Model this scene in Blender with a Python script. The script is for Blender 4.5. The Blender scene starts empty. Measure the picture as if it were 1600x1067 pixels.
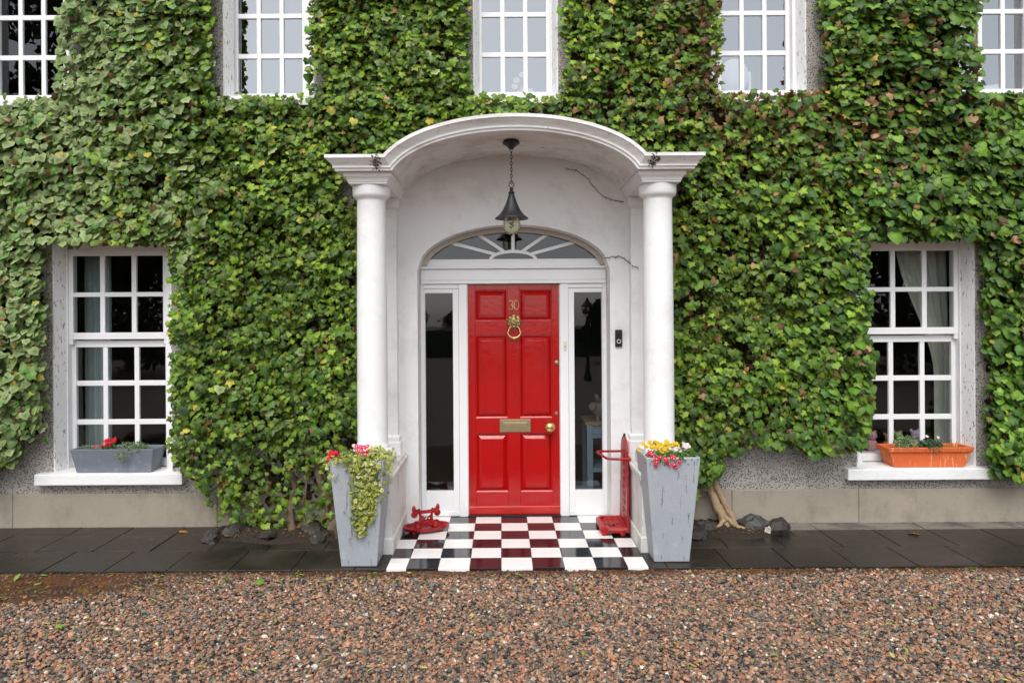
import bpy, bmesh, math, random
import numpy as np
from mathutils import Vector, Matrix
random.seed(7); RNG = np.random.default_rng(7)
S = bpy.context.scene; C = S.collection
# ------------------------------------------------------------------ camera, sky, sun, exposure
CAMX, CAMZ = -0.107, 1.814
cd = bpy.data.cameras.new('camera'); cam = bpy.data.objects.new('camera', cd); C.objects.link(cam)
cd.sensor_width = 36; cd.lens = 36*1130/1600; cd.shift_x = 0.010; cd.shift_y = -0.0228
cd.clip_end = 600; cd.clip_start = .05
cam.matrix_world = Matrix.Translation((CAMX, 0, CAMZ)) @ Matrix.Rotation(math.pi/2, 4, 'X') @ Matrix.Rotation(-.0065, 4, 'Z')
S.camera = cam
cy = S.cycles; cy.max_bounces = 6; cy.diffuse_bounces = 3; cy.glossy_bounces = 3; cy.transmission_bounces = 4; cy.transparent_max_bounces = 8
cy.caustics_reflective = False; cy.caustics_refractive = False; cy.sample_clamp_indirect = 4
SUN_EL, SUN_AZ = math.radians(54), math.radians(192)      # azimuth clockwise from +Y: behind the camera, a little left
w = bpy.data.worlds.new('World'); S.world = w; w.use_nodes = True
nt = w.node_tree; bg = nt.nodes['Background']
sky = nt.nodes.new('ShaderNodeTexSky'); sky.sky_type = 'NISHITA'; sky.sun_disc = False
sky.sun_elevation = SUN_EL; sky.sun_rotation = SUN_AZ; sky.dust_density = 1.5; sky.air_density = 1.0
hs = nt.nodes.new('ShaderNodeHueSaturation'); hs.inputs['Saturation'].default_value = .28
nt.links.new(sky.outputs[0], hs.inputs['Color']); nt.links.new(hs.outputs[0], bg.inputs[0]); bg.inputs[1].default_value = .15
sd = bpy.data.lights.new('sun', 'SUN'); sd.energy = 1.2; sd.angle = math.radians(40); sd.color = (1, .97, .93)
sun = bpy.data.objects.new('sun', sd); C.objects.link(sun)
dvec = Vector((math.sin(SUN_AZ)*math.cos(SUN_EL), math.cos(SUN_AZ)*math.cos(SUN_EL), math.sin(SUN_EL)))
sun.rotation_euler = dvec.to_track_quat('Z', 'Y').to_euler()
S.view_settings.view_transform = 'Standard'; S.view_settings.look = 'None'
S.view_settings.gamma = 1; S.view_settings.exposure = 0.86; S.view_settings.use_curve_mapping = False

# ------------------------------------------------------------------ materials
def lin(r, g, b): return tuple(((c/255)/12.92 if c/255 <= .04045 else ((c/255+.055)/1.055)**2.4) for c in (r, g, b))
class NT:
    def __init__(s, name):
        s.m = bpy.data.materials.new(name); s.m.use_nodes = True; s.t = s.m.node_tree
        s.b = s.t.nodes['Principled BSDF']; s.tc = s.n('ShaderNodeTexCoord')
    def n(s, kind, **kw):
        x = s.t.nodes.new(kind)
        for k, v in kw.items(): setattr(x, k, v)
        return x
    def l(s, a, b): s.t.links.new(a, b)
    def noise(s, scale, detail=4, rough=.6, stretch=None):
        x = s.n('ShaderNodeTexNoise'); x.inputs['Scale'].default_value = scale
        x.inputs['Detail'].default_value = detail; x.inputs['Roughness'].default_value = rough
        if stretch:
            mp = s.n('ShaderNodeMapping'); mp.inputs['Scale'].default_value = stretch
            s.l(s.tc.outputs['Object'], mp.inputs[0]); s.l(mp.outputs[0], x.inputs[0])
        else: s.l(s.tc.outputs['Object'], x.inputs[0])
        return x.outputs[0]
    def ramp(s, inp, stops):
        r = s.n('ShaderNodeValToRGB'); e = r.color_ramp.elements
        while len(e) < len(stops): e.new(.5)
        for q, (p, c) in zip(e, stops):
            q.position = p; q.color = (c, c, c, 1) if isinstance(c, (int, float)) else (*c, 1)
        s.l(inp, r.inputs[0]); return r.outputs[0]
    def mix(s, fac, a, b, mode='MIX'):
        x = s.n('ShaderNodeMix', data_type='RGBA', blend_type=mode)
        for sock, v in ((x.inputs[0], fac), (x.inputs[6], a), (x.inputs[7], b)):
            if isinstance(v, (int, float)): sock.default_value = v
            elif isinstance(v, tuple): sock.default_value = (*v, 1)
            else: s.l(v, sock)
        return x.outputs[2]
    def bump(s, h, strength, dist=.01):
        x = s.n('ShaderNodeBump'); x.inputs['Strength'].default_value = strength; x.inputs['Distance'].default_value = dist
        s.l(h, x.inputs['Height']); s.l(x.outputs[0], s.b.inputs['Normal'])
    def set(s, **kw):
        for k, v in kw.items():
            i = s.b.inputs[k]
            if isinstance(v, (int, float)): i.default_value = v
            elif isinstance(v, tuple): i.default_value = (*v, 1)
            else: s.l(v, i)
def mat(name, col, rough=.5, var=.12, scale=6, dirt=None, bump=0, bscale=80, spec=.4, metal=0, stretch=None, rvar=0):
    """dirt: list of (colour, noise scale, lo, hi, stretch)"""
    k = NT(name); f = k.noise(scale, 5, .6, stretch)
    out = k.mix(f, tuple(c*(1-var) for c in col), tuple(min(1, c*(1+var)) for c in col))
    for dcol, dsc, lo, hi, st in (dirt or []):
        out = k.mix(k.ramp(k.noise(dsc, 6, .7, st), [(lo, 0.), (hi, 1.)]), out, dcol)
    k.set(**{'Base Color': out, 'Roughness': rough, 'Specular IOR Level': spec, 'Metallic': metal})
    if rvar: k.set(Roughness=k.ramp(k.noise(scale*1.7), [(.3, max(.03, rough-rvar)), (.7, rough+rvar)]))
    if bump: k.bump(k.noise(bscale, 4), bump)
    return k.m
GRIME = (.22, .18, .13)
m_white = mat('white_render', (.80, .80, .79), .6, .04, 5, [(GRIME, 22, .70, .86, None), ((.62, .60, .56), 3, .52, .80, None)], .35, 60)
m_column = mat('white_masonry_paint', (.82, .82, .81), .5, .03, 6, [((.5, .48, .44), 35, .70, .80, None), ((.66, .65, .61), 2.5, .5, .8, None)], .30, 45)
m_cornice = mat('weathered_white_paint', (.78, .775, .76), .6, .04, 5, [((.52, .46, .42), 4, .46, .72, (.4, 1, 3)), ((.10, .08, .06), 13, .63, .72, (1, 1, .6)), ((.2, .17, .13), 60, .70, .78, None)], .3, 60)
m_pedestal = mat('stained_white_masonry', (.74, .73, .69), .7, .06, 5, [((.40, .37, .27), 5, .50, .75, (1, 1, .4)), ((.16, .14, .10), 26, .66, .78, None)], .8, 55)
m_joinery = mat('white_joinery_paint', (.82, .82, .82), .3, .03, 5, [((.45, .44, .42), 30, .72, .80, (2, 2, .3))], .10, 40)
m_arch = mat('beige_arch_paint', (.55, .49, .43), .6, .12, 6, [((.22, .15, .10), 20, .62, .75, None)], .2, 50)  # beige-brown arch head with random darker brown blotches
m_reveal = mat('reveal_paint_with_rootlets', (.84, .84, .83), .6, .03, 5, [((.24, .17, .12), 34, .585, .63, (1.6, 1.6, .45)), ((.66, .62, .58), 6, .62, .8, None)], .3, 60)
m_red = mat('red_gloss_paint', lin(172, 10, 9), .15, .08, 5, [(lin(140, 8, 7), 9, .55, .8, (1, 1, .4))], .12, 25, .5, 0, (1, 1, .25), .06)
m_redworn = mat('worn_red_gloss_paint', lin(178, 26, 18), .3, .12, 10, [(lin(205, 90, 72), 14, .56, .72, (.3, 1, 1.6)), (lin(120, 10, 8), 20, .66, .76, None)], .3, 40, .5)
m_redcast = mat('red_cast_iron_paint', lin(166, 10, 16), .32, .2, 14, [(lin(60, 12, 10), 22, .50, .66, None)], .5, 90, .5)
m_brass = mat('brass', (.83, .60, .24), .22, .15, 30, [((.30, .20, .07), 40, .55, .7, None)], .1, 90, .5, 1)
m_brasspale = mat('dull_brass', (.40, .32, .19), .42, .12, 20, None, .1, 90, .5, 1)
m_number = mat('pale_brass_numeral', (.95, .74, .36), .3, .05, 20, None, 0, 10, .5, .8)
m_iron = mat('black_iron', (.018, .018, .021), .42, .3, 30, [((.10, .10, .11), 40, .58, .72, None)], .4, 60)
m_plastic = mat('black_plastic', (.012, .012, .014), .3, .1)
m_dash = None
k = NT('pebbledash'); vo = k.n('ShaderNodeTexVoronoi'); vo.inputs['Scale'].default_value = 78; k.l(k.tc.outputs['Object'], vo.inputs[0])
sp = k.ramp(vo.outputs['Color'], [(.0, (.36, .34, .32)), (.50, (.44, .41, .37)), (.57, (.09, .085, .08)), (1., (.025, .025, .025))])
edge = k.ramp(vo.outputs['Distance'], [(.32, 1.), (.5, 0.)])
k.set(**{'Base Color': k.mix(edge, (.40, .37, .335), sp), 'Roughness': .9}); k.bump(edge, .7, .008); m_dash = k.m
m_plinth = mat('plinth_cement', (.33, .285, .225), .85, .16, 3, [((.19, .165, .13), 4, .50, .8, (1, 1, .6)), ((.42, .37, .30), 60, .58, .75, None)], .5, 90)
k = NT('wet_slab'); f = k.noise(2.2, 6, .65); g = k.noise(70, 3)
base = k.mix(g, (.008, .0065, .005), (.024, .020, .016)); base = k.mix(k.ramp(f, [(.42, 0.), (.66, .85)]), base, (.048, .038, .028)); base = k.mix(k.ramp(k.noise(130, 2), [(.70, 0.), (.76, .7)]), base, (.13, .115, .095))
k.set(**{'Base Color': base, 'Roughness': k.ramp(f, [(.35, .22), (.65, .55)]), 'Specular IOR Level': .4}); k.bump(g, .5, .004); m_slab = k.m
m_slabdry = mat('dry_slab', (.17, .155, .13), .85, .2, 4, [((.06, .053, .045), 3, .45, .62, None)], .4, 80)
m_tileb = mat('black_glazed_tile', (.012, .012, .014), .10, .2, 8, None, .06, 14, .8, 0, None, .05)
m_tilew = mat('white_glazed_tile', (.80, .80, .77), .16, .03, 8, [((.55, .53, .49), 16, .62, .8, None)], .05, 14, .5)
m_grout = mat('grout', (.10, .095, .085), .8, .2, 20)
k = NT('planter_lead_paint'); st = k.noise(26, 4, .7, (1.6, 1.6, .12)); sp2 = k.noise(4, 5)
b = k.mix(sp2, (.30, .335, .37), (.42, .445, .475)); b = k.mix(k.ramp(st, [(.612, 0.), (.65, 1.)]), b, (.13, .14, .16))
b = k.mix(k.ramp(k.noise(11, 5), [(.60, 0.), (.75, .6)]), b, (.55, .56, .57))
k.set(**{'Base Color': b, 'Roughness': .55}); k.bump(k.noise(50, 4), .25); m_planter = k.m
m_trough = mat('dark_lead_fibreclay', (.165, .185, .22), .6, .16, 5, [((.27, .29, .32), 8, .55, .75, None)], .2, 60)
k = NT('terracotta'); st = k.noise(14, 4, .7, (3, 3, .35)); b = k.mix(k.noise(5), lin(196, 84, 36), lin(218, 110, 56))
b = k.mix(k.ramp(st, [(.56, 0.), (.68, .8)]), b, lin(236, 178, 128)); k.set(**{'Base Color': b, 'Roughness': .8}); k.bump(k.noise(60), .2); m_terra = k.m
m_soil = mat('soil', (.03, .02, .013), .95, .4, 60, None, 1, 60)
m_bark = mat('ivy_bark', (.33, .23, .135), .85, .3, 14, [((.12, .075, .045), 16, .52, .64, (1, 1, .25)), ((.46, .37, .26), 25, .56, .75, None)], 1, 30)
m_twig = mat('dry_twig', (.19, .115, .06), .85, .35, 30)
m_rock = mat('dark_rock', (.036, .030, .024), .55, .35, 9, [((.2, .18, .15), 12, .58, .75, None)], .9, 30)
m_rockb = mat('brown_rock', (.13, .095, .065), .75, .3, 9, [((.045, .05, .025), 10, .52, .7, None)], .9, 30)
m_rockw = mat('pale_quartz_rock', (.55, .50, .43), .7, .25, 16, [((.2, .15, .1), 12, .55, .7, None)], .8, 40)
m_slate = mat('grey_slate_rock', (.048, .044, .041), .5, .3, 10, None, .9, 30)
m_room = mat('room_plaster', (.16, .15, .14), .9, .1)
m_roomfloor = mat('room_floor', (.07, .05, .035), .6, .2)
m_curt = mat('pale_curtain_cloth', (.62, .63, .55), .9, .1, 20)
m_curtb = mat('blue_grey_curtain_cloth', (.42, .48, .47), .9, .1, 20)
m_net = mat('white_furniture_paint', (.85, .86, .87), .5, .03)
m_plush = [mat('plush_%s' % n, c, .95, .2, 60, None, .6, 200) for n, c in (('cream', (.72, .63, .48)), ('pink', (.75, .38, .42)), ('green', (.35, .45, .16)), ('lilac', (.5, .38, .5)), ('brown', (.4, .24, .12)), ('red', (.6, .05, .04)))]
m_blue = mat('pale_blue_furniture_paint', (.30, .42, .52), .5, .06); m_oak = mat('oak_top', (.45, .32, .18), .5, .2, 10)
m_china = mat('grey_brown_pottery', (.30, .25, .22), .4, .15)
def glass(name, ior):
    k = NT(name); t = k.t; t.nodes.remove(k.b); out = t.nodes['Material Output']
    fr = k.n('ShaderNodeFresnel'); fr.inputs[0].default_value = ior
    gl = k.n('ShaderNodeBsdfGlossy'); gl.inputs['Roughness'].default_value = .0; gl.inputs['Color'].default_value = (.95, .97, 1, 1)
    tr = k.n('ShaderNodeBsdfTransparent'); tr.inputs[0].default_value = (.90, .92, .92, 1); mx = k.n('ShaderNodeMixShader')
    bp = k.n('ShaderNodeBump'); bp.inputs['Strength'].default_value = .025; bp.inputs['Distance'].default_value = .01
    k.l(k.noise(3.5, 2), bp.inputs['Height']); k.l(bp.outputs[0], gl.inputs['Normal'])
    ge = k.n('ShaderNodeNewGeometry'); iv = k.n('ShaderNodeMath', operation='SUBTRACT'); iv.inputs[0].default_value = 1; k.l(ge.outputs['Backfacing'], iv.inputs[1])
    mu = k.n('ShaderNodeMath', operation='MULTIPLY'); k.l(fr.outputs[0], mu.inputs[0]); k.l(iv.outputs[0], mu.inputs[1])   # the pane is a thin box: only its outer face mirrors
    k.l(mu.outputs[0], mx.inputs[0]); k.l(tr.outputs[0], mx.inputs[1]); k.l(gl.outputs[0], mx.inputs[2]); k.l(mx.outputs[0], out.inputs[0])
    return k.m
m_glass = glass('window_glass', 1.62); m_glassup = glass('coated_window_glass', 3.3)
def leafmat(name, rough=.42, spec=.28, transl=.18, nscale=90):
    k = NT(name); at = k.n('ShaderNodeVertexColor'); at.layer_name = 'Col'
    c = k.mix(k.noise(nscale, 3), k.mix(1., at.outputs[0], (.72, .72, .72), 'MULTIPLY'), k.mix(1., at.outputs[0], (1.28, 1.28, 1.28), 'MULTIPLY'))
    k.set(**{'Base Color': c, 'Roughness': rough, 'Specular IOR Level': spec})
    if transl:
        tr = k.n('ShaderNodeBsdfTranslucent'); k.l(c, tr.inputs[0]); mx = k.n('ShaderNodeMixShader'); mx.inputs[0].default_value = transl
        k.l(k.b.outputs[0], mx.inputs[1]); k.l(tr.outputs[0], mx.inputs[2]); k.l(mx.outputs[0], k.t.nodes['Material Output'].inputs[0])
    return k.m
m_leaf = leafmat('ivy_leaf'); m_herb = leafmat('herb_leaf', .5, .3); m_petal = leafmat('petal', .6, .2, .15); m_tree = leafmat('tree_leaf', .6, .3, .1, 3)
m_leafmatte = leafmat('matte_leaf', .9, .1, 0)
m_stone = leafmat('gravel_stone', .55, .45, 0, 160)
m_stem = mat('green_stem', (.08, .14, .03), .6, .2)

# ------------------------------------------------------------------ mesh helpers
class MB:
    def __init__(s): s.v = []; s.f = []
    def add(s, vs, fs):
        o = len(s.v); s.v += [tuple(p) for p in vs]; s.f += [tuple(i+o for i in q) for q in fs]; return s
    def box(s, x0, x1, y0, y1, z0, z1):
        return s.add([(x0,y0,z0),(x1,y0,z0),(x1,y1,z0),(x0,y1,z0),(x0,y0,z1),(x1,y0,z1),(x1,y1,z1),(x0,y1,z1)],
                     [(0,3,2,1),(4,5,6,7),(0,1,5,4),(1,2,6,5),(2,3,7,6),(3,0,4,7)])
    def lathe(s, prof, n=32, c=(0,0,0), sx=1, sy=1, cap=True):
        vs = []; fs = []
        for r, z in prof:
            for i in range(n):
                a = 2*math.pi*i/n; vs.append((c[0]+r*math.cos(a)*sx, c[1]+r*math.sin(a)*sy, c[2]+z))
        for k in range(len(prof)-1):
            for i in range(n):
                j = (i+1) % n; fs.append((k*n+i, k*n+j, (k+1)*n+j, (k+1)*n+i))
        if cap: fs += [tuple(range(n-1, -1, -1)), tuple((len(prof)-1)*n+i for i in range(n))]
        return s.add(vs, fs)
    def tube(s, pts, rad, n=6, closed=False):
        pts = [Vector(p) for p in pts]; m = len(pts); vs = []; fs = []; ref = None
        for i, p in enumerate(pts):
            a = pts[(i-1) % m] if (closed or i) else p; b = pts[(i+1) % m] if (closed or i < m-1) else p
            t = (b-a).normalized() if (b-a).length > 1e-9 else Vector((0,0,1))
            if ref is None: ref = t.orthogonal().normalized()
            u = (ref - t*ref.dot(t)); u = u.normalized() if u.length > 1e-6 else t.orthogonal().normalized(); ref = u; v = t.cross(u)
            r = rad[i] if isinstance(rad, (list, tuple)) else rad
            for q in range(n):
                an = 2*math.pi*q/n; vs.append(p + u*math.cos(an)*r + v*math.sin(an)*r)
        for i in range(m if closed else m-1):
            for q in range(n):
                fs.append((i*n+q, i*n+(q+1) % n, ((i+1) % m)*n+(q+1) % n, ((i+1) % m)*n+q))
        if not closed: fs += [tuple(range(n-1, -1, -1)), tuple((m-1)*n+q for q in range(n))]
        return s.add(vs, fs)
    def blob(s, c, r, n=10, m=7, jit=0, rnd=random):
        rx, ry, rz = (r, r, r) if isinstance(r, (int, float)) else r
        vs = [(c[0], c[1], c[2]-rz)]; fs = []
        for k in range(1, m):
            p = math.pi*k/m
            for i in range(n):
                a = 2*math.pi*i/n; d = 1+rnd.uniform(-jit, jit)
                vs.append((c[0]+rx*d*math.sin(p)*math.cos(a), c[1]+ry*d*math.sin(p)*math.sin(a), c[2]-rz*d*math.cos(p)))
        vs.append((c[0], c[1], c[2]+rz)); top = len(vs)-1
        for i in range(n):
            j = (i+1) % n; fs.append((0, 1+j, 1+i)); fs.append((top, 1+(m-2)*n+i, 1+(m-2)*n+j))
            for k in range(m-2): fs.append((1+k*n+i, 1+k*n+j, 1+(k+1)*n+j, 1+(k+1)*n+i))
        return s.add(vs, fs)
    def loft(s, rings, cap0=True, cap1=True):
        n = len(rings[0]); vs = [p for r in rings for p in r]; fs = []
        for k in range(len(rings)-1):
            for i in range(n):
                j = (i+1) % n; fs.append((k*n+i, k*n+j, (k+1)*n+j, (k+1)*n+i))
        if cap0: fs.append(tuple(range(n-1, -1, -1)))
        if cap1: fs.append(tuple((len(rings)-1)*n+i for i in range(n)))
        return s.add(vs, fs)
    def mesh(s, name, smooth=None):
        me = bpy.data.meshes.new(name); me.from_pydata(s.v, [], s.f); me.update()
        bm = bmesh.new(); bm.from_mesh(me); bmesh.ops.recalc_face_normals(bm, faces=bm.faces); bm.to_mesh(me); bm.free()
        if smooth:
            me.shade_smooth(); me.set_sharp_from_angle(angle=math.radians(smooth))
        return me
    def build(s, name, m, parent=None, smooth=None, bevel=0, loc=None, seg=2):
        return link(name, s.mesh(name, smooth), m, parent, bevel, loc, seg)
def link(name, me, m, parent=None, bevel=0, loc=None, seg=2):
    o = bpy.data.objects.new(name, me); C.objects.link(o)
    if m and not me.materials: me.materials.append(m)
    if parent:
        o.parent = parent
        bx = Vector((0,0,0)); q = parent
        while q: bx += q.location; q = q.parent
        o.location = (Vector(loc) if loc else Vector((0,0,0))) - bx      # shapes are written in place
    elif loc: o.location = loc
    if bevel:
        b = o.modifiers.new('bevel', 'BEVEL'); b.width = bevel; b.segments = seg; b.limit_method = 'ANGLE'; b.angle_limit = math.radians(40)
    return o
def tag(o, label=None, cat=None, group=None, kind=None):
    for k_, v_ in (('label', label), ('category', cat), ('group', group), ('kind', kind)):
        if v_: o[k_] = v_
    return o
def thing(name, loc, label, cat, group=None):
    o = bpy.data.objects.new(name, None); C.objects.link(o); o.location = loc; o.empty_display_size = .1
    return tag(o, label, cat, group)
def np_mesh(name, V, F, col=None, smooth=False):
    me = bpy.data.meshes.new(name); nv, nf, kk = len(V), len(F), F.shape[1]
    me.vertices.add(nv); me.vertices.foreach_set('co', V.astype(np.float32).ravel())
    me.loops.add(nf*kk); me.loops.foreach_set('vertex_index', F.astype(np.int32).ravel())
    me.polygons.add(nf); me.polygons.foreach_set('loop_start', np.arange(0, nf*kk, kk, dtype=np.int32))
    me.polygons.foreach_set('use_smooth', np.full(nf, smooth))
    if col is not None:
        a = me.color_attributes.new('Col', 'FLOAT_COLOR', 'POINT')
        a.data.foreach_set('color', np.hstack([col, np.ones((nv, 1))]).astype(np.float32).ravel())
    me.update(calc_edges=True); me.validate(); return me
def stamp(tv, tf, pos, R, size, col, vshade=None):
    """copies of a template: pos (n,3), R (n,3,3), size (n,) or (n,3), col (n,3); vshade (k,) or (k,3) multiplies colour"""
    n, kk = len(pos), len(tv)
    sz = size[:, None, None] if size.ndim == 1 else size[:, None, :]
    V = np.einsum('nij,nkj->nki', R, tv[None]*sz) + pos[:, None, :]
    F = (tf[None] + (np.arange(n)*kk)[:, None, None]).reshape(-1, tf.shape[1])
    Cc = np.repeat(col[:, None, :], kk, 1)
    if vshade is not None: Cc = Cc*(vshade if vshade.ndim == 3 else (vshade[None, :, None] if vshade.ndim == 1 else vshade[None]))
    return V.reshape(-1, 3), F, Cc.reshape(-1, 3)
def merge(parts):
    Vs, Fs, Cs = [], [], []; o = 0
    for V, F, c in parts: Vs.append(V); Fs.append(F+o); Cs.append(c); o += len(V)
    return np.vstack(Vs), np.vstack(Fs), np.vstack(Cs)
def frames(nrm, spin):
    """rows -> matrices with columns (u, v, n); v points up the leaf before spinning"""
    n = nrm/np.linalg.norm(nrm, axis=1, keepdims=True)
    up = np.tile(np.array([[0, 0, 1.]]), (len(n), 1)); up[np.abs(n[:, 2]) > .97] = (0, 1, 0)
    u = np.cross(up, n); u /= np.linalg.norm(u, axis=1, keepdims=True); v = np.cross(n, u)
    c, s_ = np.cos(spin)[:, None], np.sin(spin)[:, None]
    return np.stack([u*c+v*s_, -u*s_+v*c, n], 2)
def vnoise(x, z, sc, seed):
    g = np.random.default_rng(seed).random((256, 256)); a, b_ = x*sc+1000, z*sc+1000
    i, j = np.floor(a).astype(int), np.floor(b_).astype(int); fx, fz = a-i, b_-j; fx = fx*fx*(3-2*fx); fz = fz*fz*(3-2*fz); i %= 255; j %= 255
    return (g[i, j]*(1-fx)*(1-fz)+g[i+1, j]*fx*(1-fz)+g[i, j+1]*(1-fx)*fz+g[i+1, j+1]*fx*fz)
def fan(outline, centre, droop=.12, fold=.10):
    pts = [(*centre, .06)] + [(u, v, -fold*abs(u)-droop*(u*u+(v+.35)**2)) for u, v in outline]
    n = len(outline); return np.array(pts), np.array([(0, 1+i, 1+(i+1) % n) for i in range(n)])
def mir(half): return half + [(-u, v) for u, v in reversed(half) if abs(u) > 1e-6]
IVY = fan(mir([(0,-.02),(.20,.14),(.50,.12),(.46,-.16),(.66,-.42),(.30,-.48),(0,-1.0)]), (0,-.32))
IVY2 = fan(mir([(0,0),(.24,.16),(.58,.02),(.50,-.26),(.52,-.52),(.24,-.66),(0,-.95)]), (0,-.34), .16, .05)
HEART = fan(mir([(0,-.04),(.26,.14),(.52,.02),(.58,-.28),(.40,-.62),(.17,-.86),(0,-1.0)]), (0,-.36), .10, .14)
ROUND = fan(mir([(0,-.04),(.26,.12),(.50,.02),(.56,-.30),(.40,-.56),(.20,-.80),(0,-.98)]), (0,-.4), .16, .06)
SLIM = fan(mir([(0,0),(.16,-.3),(.12,-.7),(0,-1.)]), (0,-.45), .1, .1)
PETAL = fan(mir([(0,0),(.3,-.35),(.34,-.7),(.16,-.95),(0,-1.)]), (0,-.5), -.15, .1)
SLEEF = SLIM

# ------------------------------------------------------------------ ground
PF = 5.245                                   # front edge of the path
GZ = -.030
b = MB(); b.add([(-150,-150,GZ),(150,-150,GZ),(150,150,GZ),(-150,150,GZ)], [(0,1,2,3)])
k = NT('gravel_bed'); vo = k.n('ShaderNodeTexVoronoi'); vo.inputs['Scale'].default_value = 52; k.l(k.tc.outputs['Object'], vo.inputs[0])
sx = k.n('ShaderNodeSeparateColor'); k.l(vo.outputs['Color'], sx.inputs[0])
cr = k.ramp(sx.outputs[0], [(0, (.05,.045,.045)), (.3, (.16,.10,.075)), (.55, (.24,.14,.10)), (.8, (.13,.12,.11)), (1, (.30,.24,.2))])
k.set(**{'Base Color': cr, 'Roughness': .8}); k.bump(vo.outputs['Distance'], .8, .01)
tag(b.build('ground', k.m), kind='structure')
path = tag(MB().box(-7, 7, PF+.006, 6.40, -.06, -.012).build('path', m_grout), kind='structure')
random.seed(3)
rows = [(PF, 5.69), (5.697, 6.145), (6.152, 6.36)]
for ri, (y0, y1) in enumerate(rows):
    x = -7.1 + (.12 if ri else .0); x0 = x
    while x < 7:
        xa, xb = x, x+.448; x += .455
        for a_, b_ in ([(xa, xb)] if (xb < -.965 or xa > .955) else [(xa, min(xb, -.965))] if xa < -.965 else [(max(xa, .955), xb)] if xb > .955 else []):
            if b_-a_ < .05: continue
            dz = random.uniform(-.002, .002)
            dry = ri == 2 and 1.9 < xa
            MB().box(a_, b_, y0, y1, -.05, dz).build('slab', m_slabdry if dry else m_slab, path, bevel=.004)
# checkered floor of glazed tiles
floor = tag(MB().box(-.962, .952, PF+.006, 6.66, -.06, -.004).build('porch_floor', m_grout), kind='structure')
xs = [-.958]+[-.122+.23*i for i in range(-3, 5)]+[.948]; ys = [PF+.23*i for i in range(6)]+[6.62]
for j in range(6):
    for i in range(len(xs)-1):
        whitet = (i+j) % 2 == 0
        dz = random.uniform(-.0008, .0008); g_ = .0018
        yy = [(ys[j], ys[j+1])]
        if i == 0 and j == 0: yy = [(ys[0], ys[0]+.095), (ys[0]+.097, ys[1])]
        for ya, yb in yy:
            MB().box(xs[i]+g_, xs[i+1]-g_, ya+g_, yb-g_, -.03, .004+dz).build('tile', m_tilew if whitet else m_tileb, floor, bevel=.0015)

# ------------------------------------------------------------------ house
WY = 6.38; PW = 6.40; BACK = 6.74
house = thing('house', (0, 6.6, 0), 'two storey country house front with pebbledash walls and white sash windows', 'house')
LW = [(-3.573, 'l'), (3.573, 'r')]; UW = [-4.365, -2.197, .02, 2.197, 4.365]
LO = {-3.573: (.497, .553), 3.573: (.553, .497)}; UO = {-4.365: (.38, .46), -2.197: (.355, .45), .02: (.365, .385), 2.197: (.45, .40), 4.365: (.46, .38)}
openings = [(c-LO[c][0], c+LO[c][1], .44, 2.505) for c, _ in LW] + [(c-UO[c][0], c+UO[c][1], 3.76, 5.82) for c in UW] + [(-1.262, 1.262, 0, 3.30)]
XS = sorted({-7.4, 7.4, *[o[0] for o in openings], *[o[1] for o in openings]}); ZS = sorted({0, 6.7, *[o[2] for o in openings], *[o[3] for o in openings]})
b = MB()
for i in range(len(XS)-1):
    for j in range(len(ZS)-1):
        xm, zm = (XS[i]+XS[i+1])/2, (ZS[j]+ZS[j+1])/2
        if any(o[0] < xm < o[1] and o[2] < zm < o[3] for o in openings): continue
        b.box(XS[i], XS[i+1], WY, BACK, ZS[j], ZS[j+1])
b.build('wall', m_dash, house)
# white rendered wall in the porch with the arched doorway
AX, AZ0, AB = .852, 2.24, .40
b = MB(); b.box(-1.26, -AX, PW, BACK, 0, 3.298); b.box(AX, 1.26, PW, BACK, 0, 3.298)
N = 40
for i in range(N):
    xa, xb = [-AX+2*AX*q/N for q in (i, i+1)]; za, zb = [AZ0+AB*math.sqrt(max(0, 1-(x/AX)**2)) for x in (xa, xb)]
    b.add([(xa,PW,za),(xb,PW,zb),(xb,PW,3.298),(xa,PW,3.298),(xa,BACK,za),(xb,BACK,zb),(xb,BACK,3.298),(xa,BACK,3.298)],
          [(0,1,2,3),(7,6,5,4),(0,4,5,1),(3,2,6,7)])
b.build('porch_back_wall', m_white, house)
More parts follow.
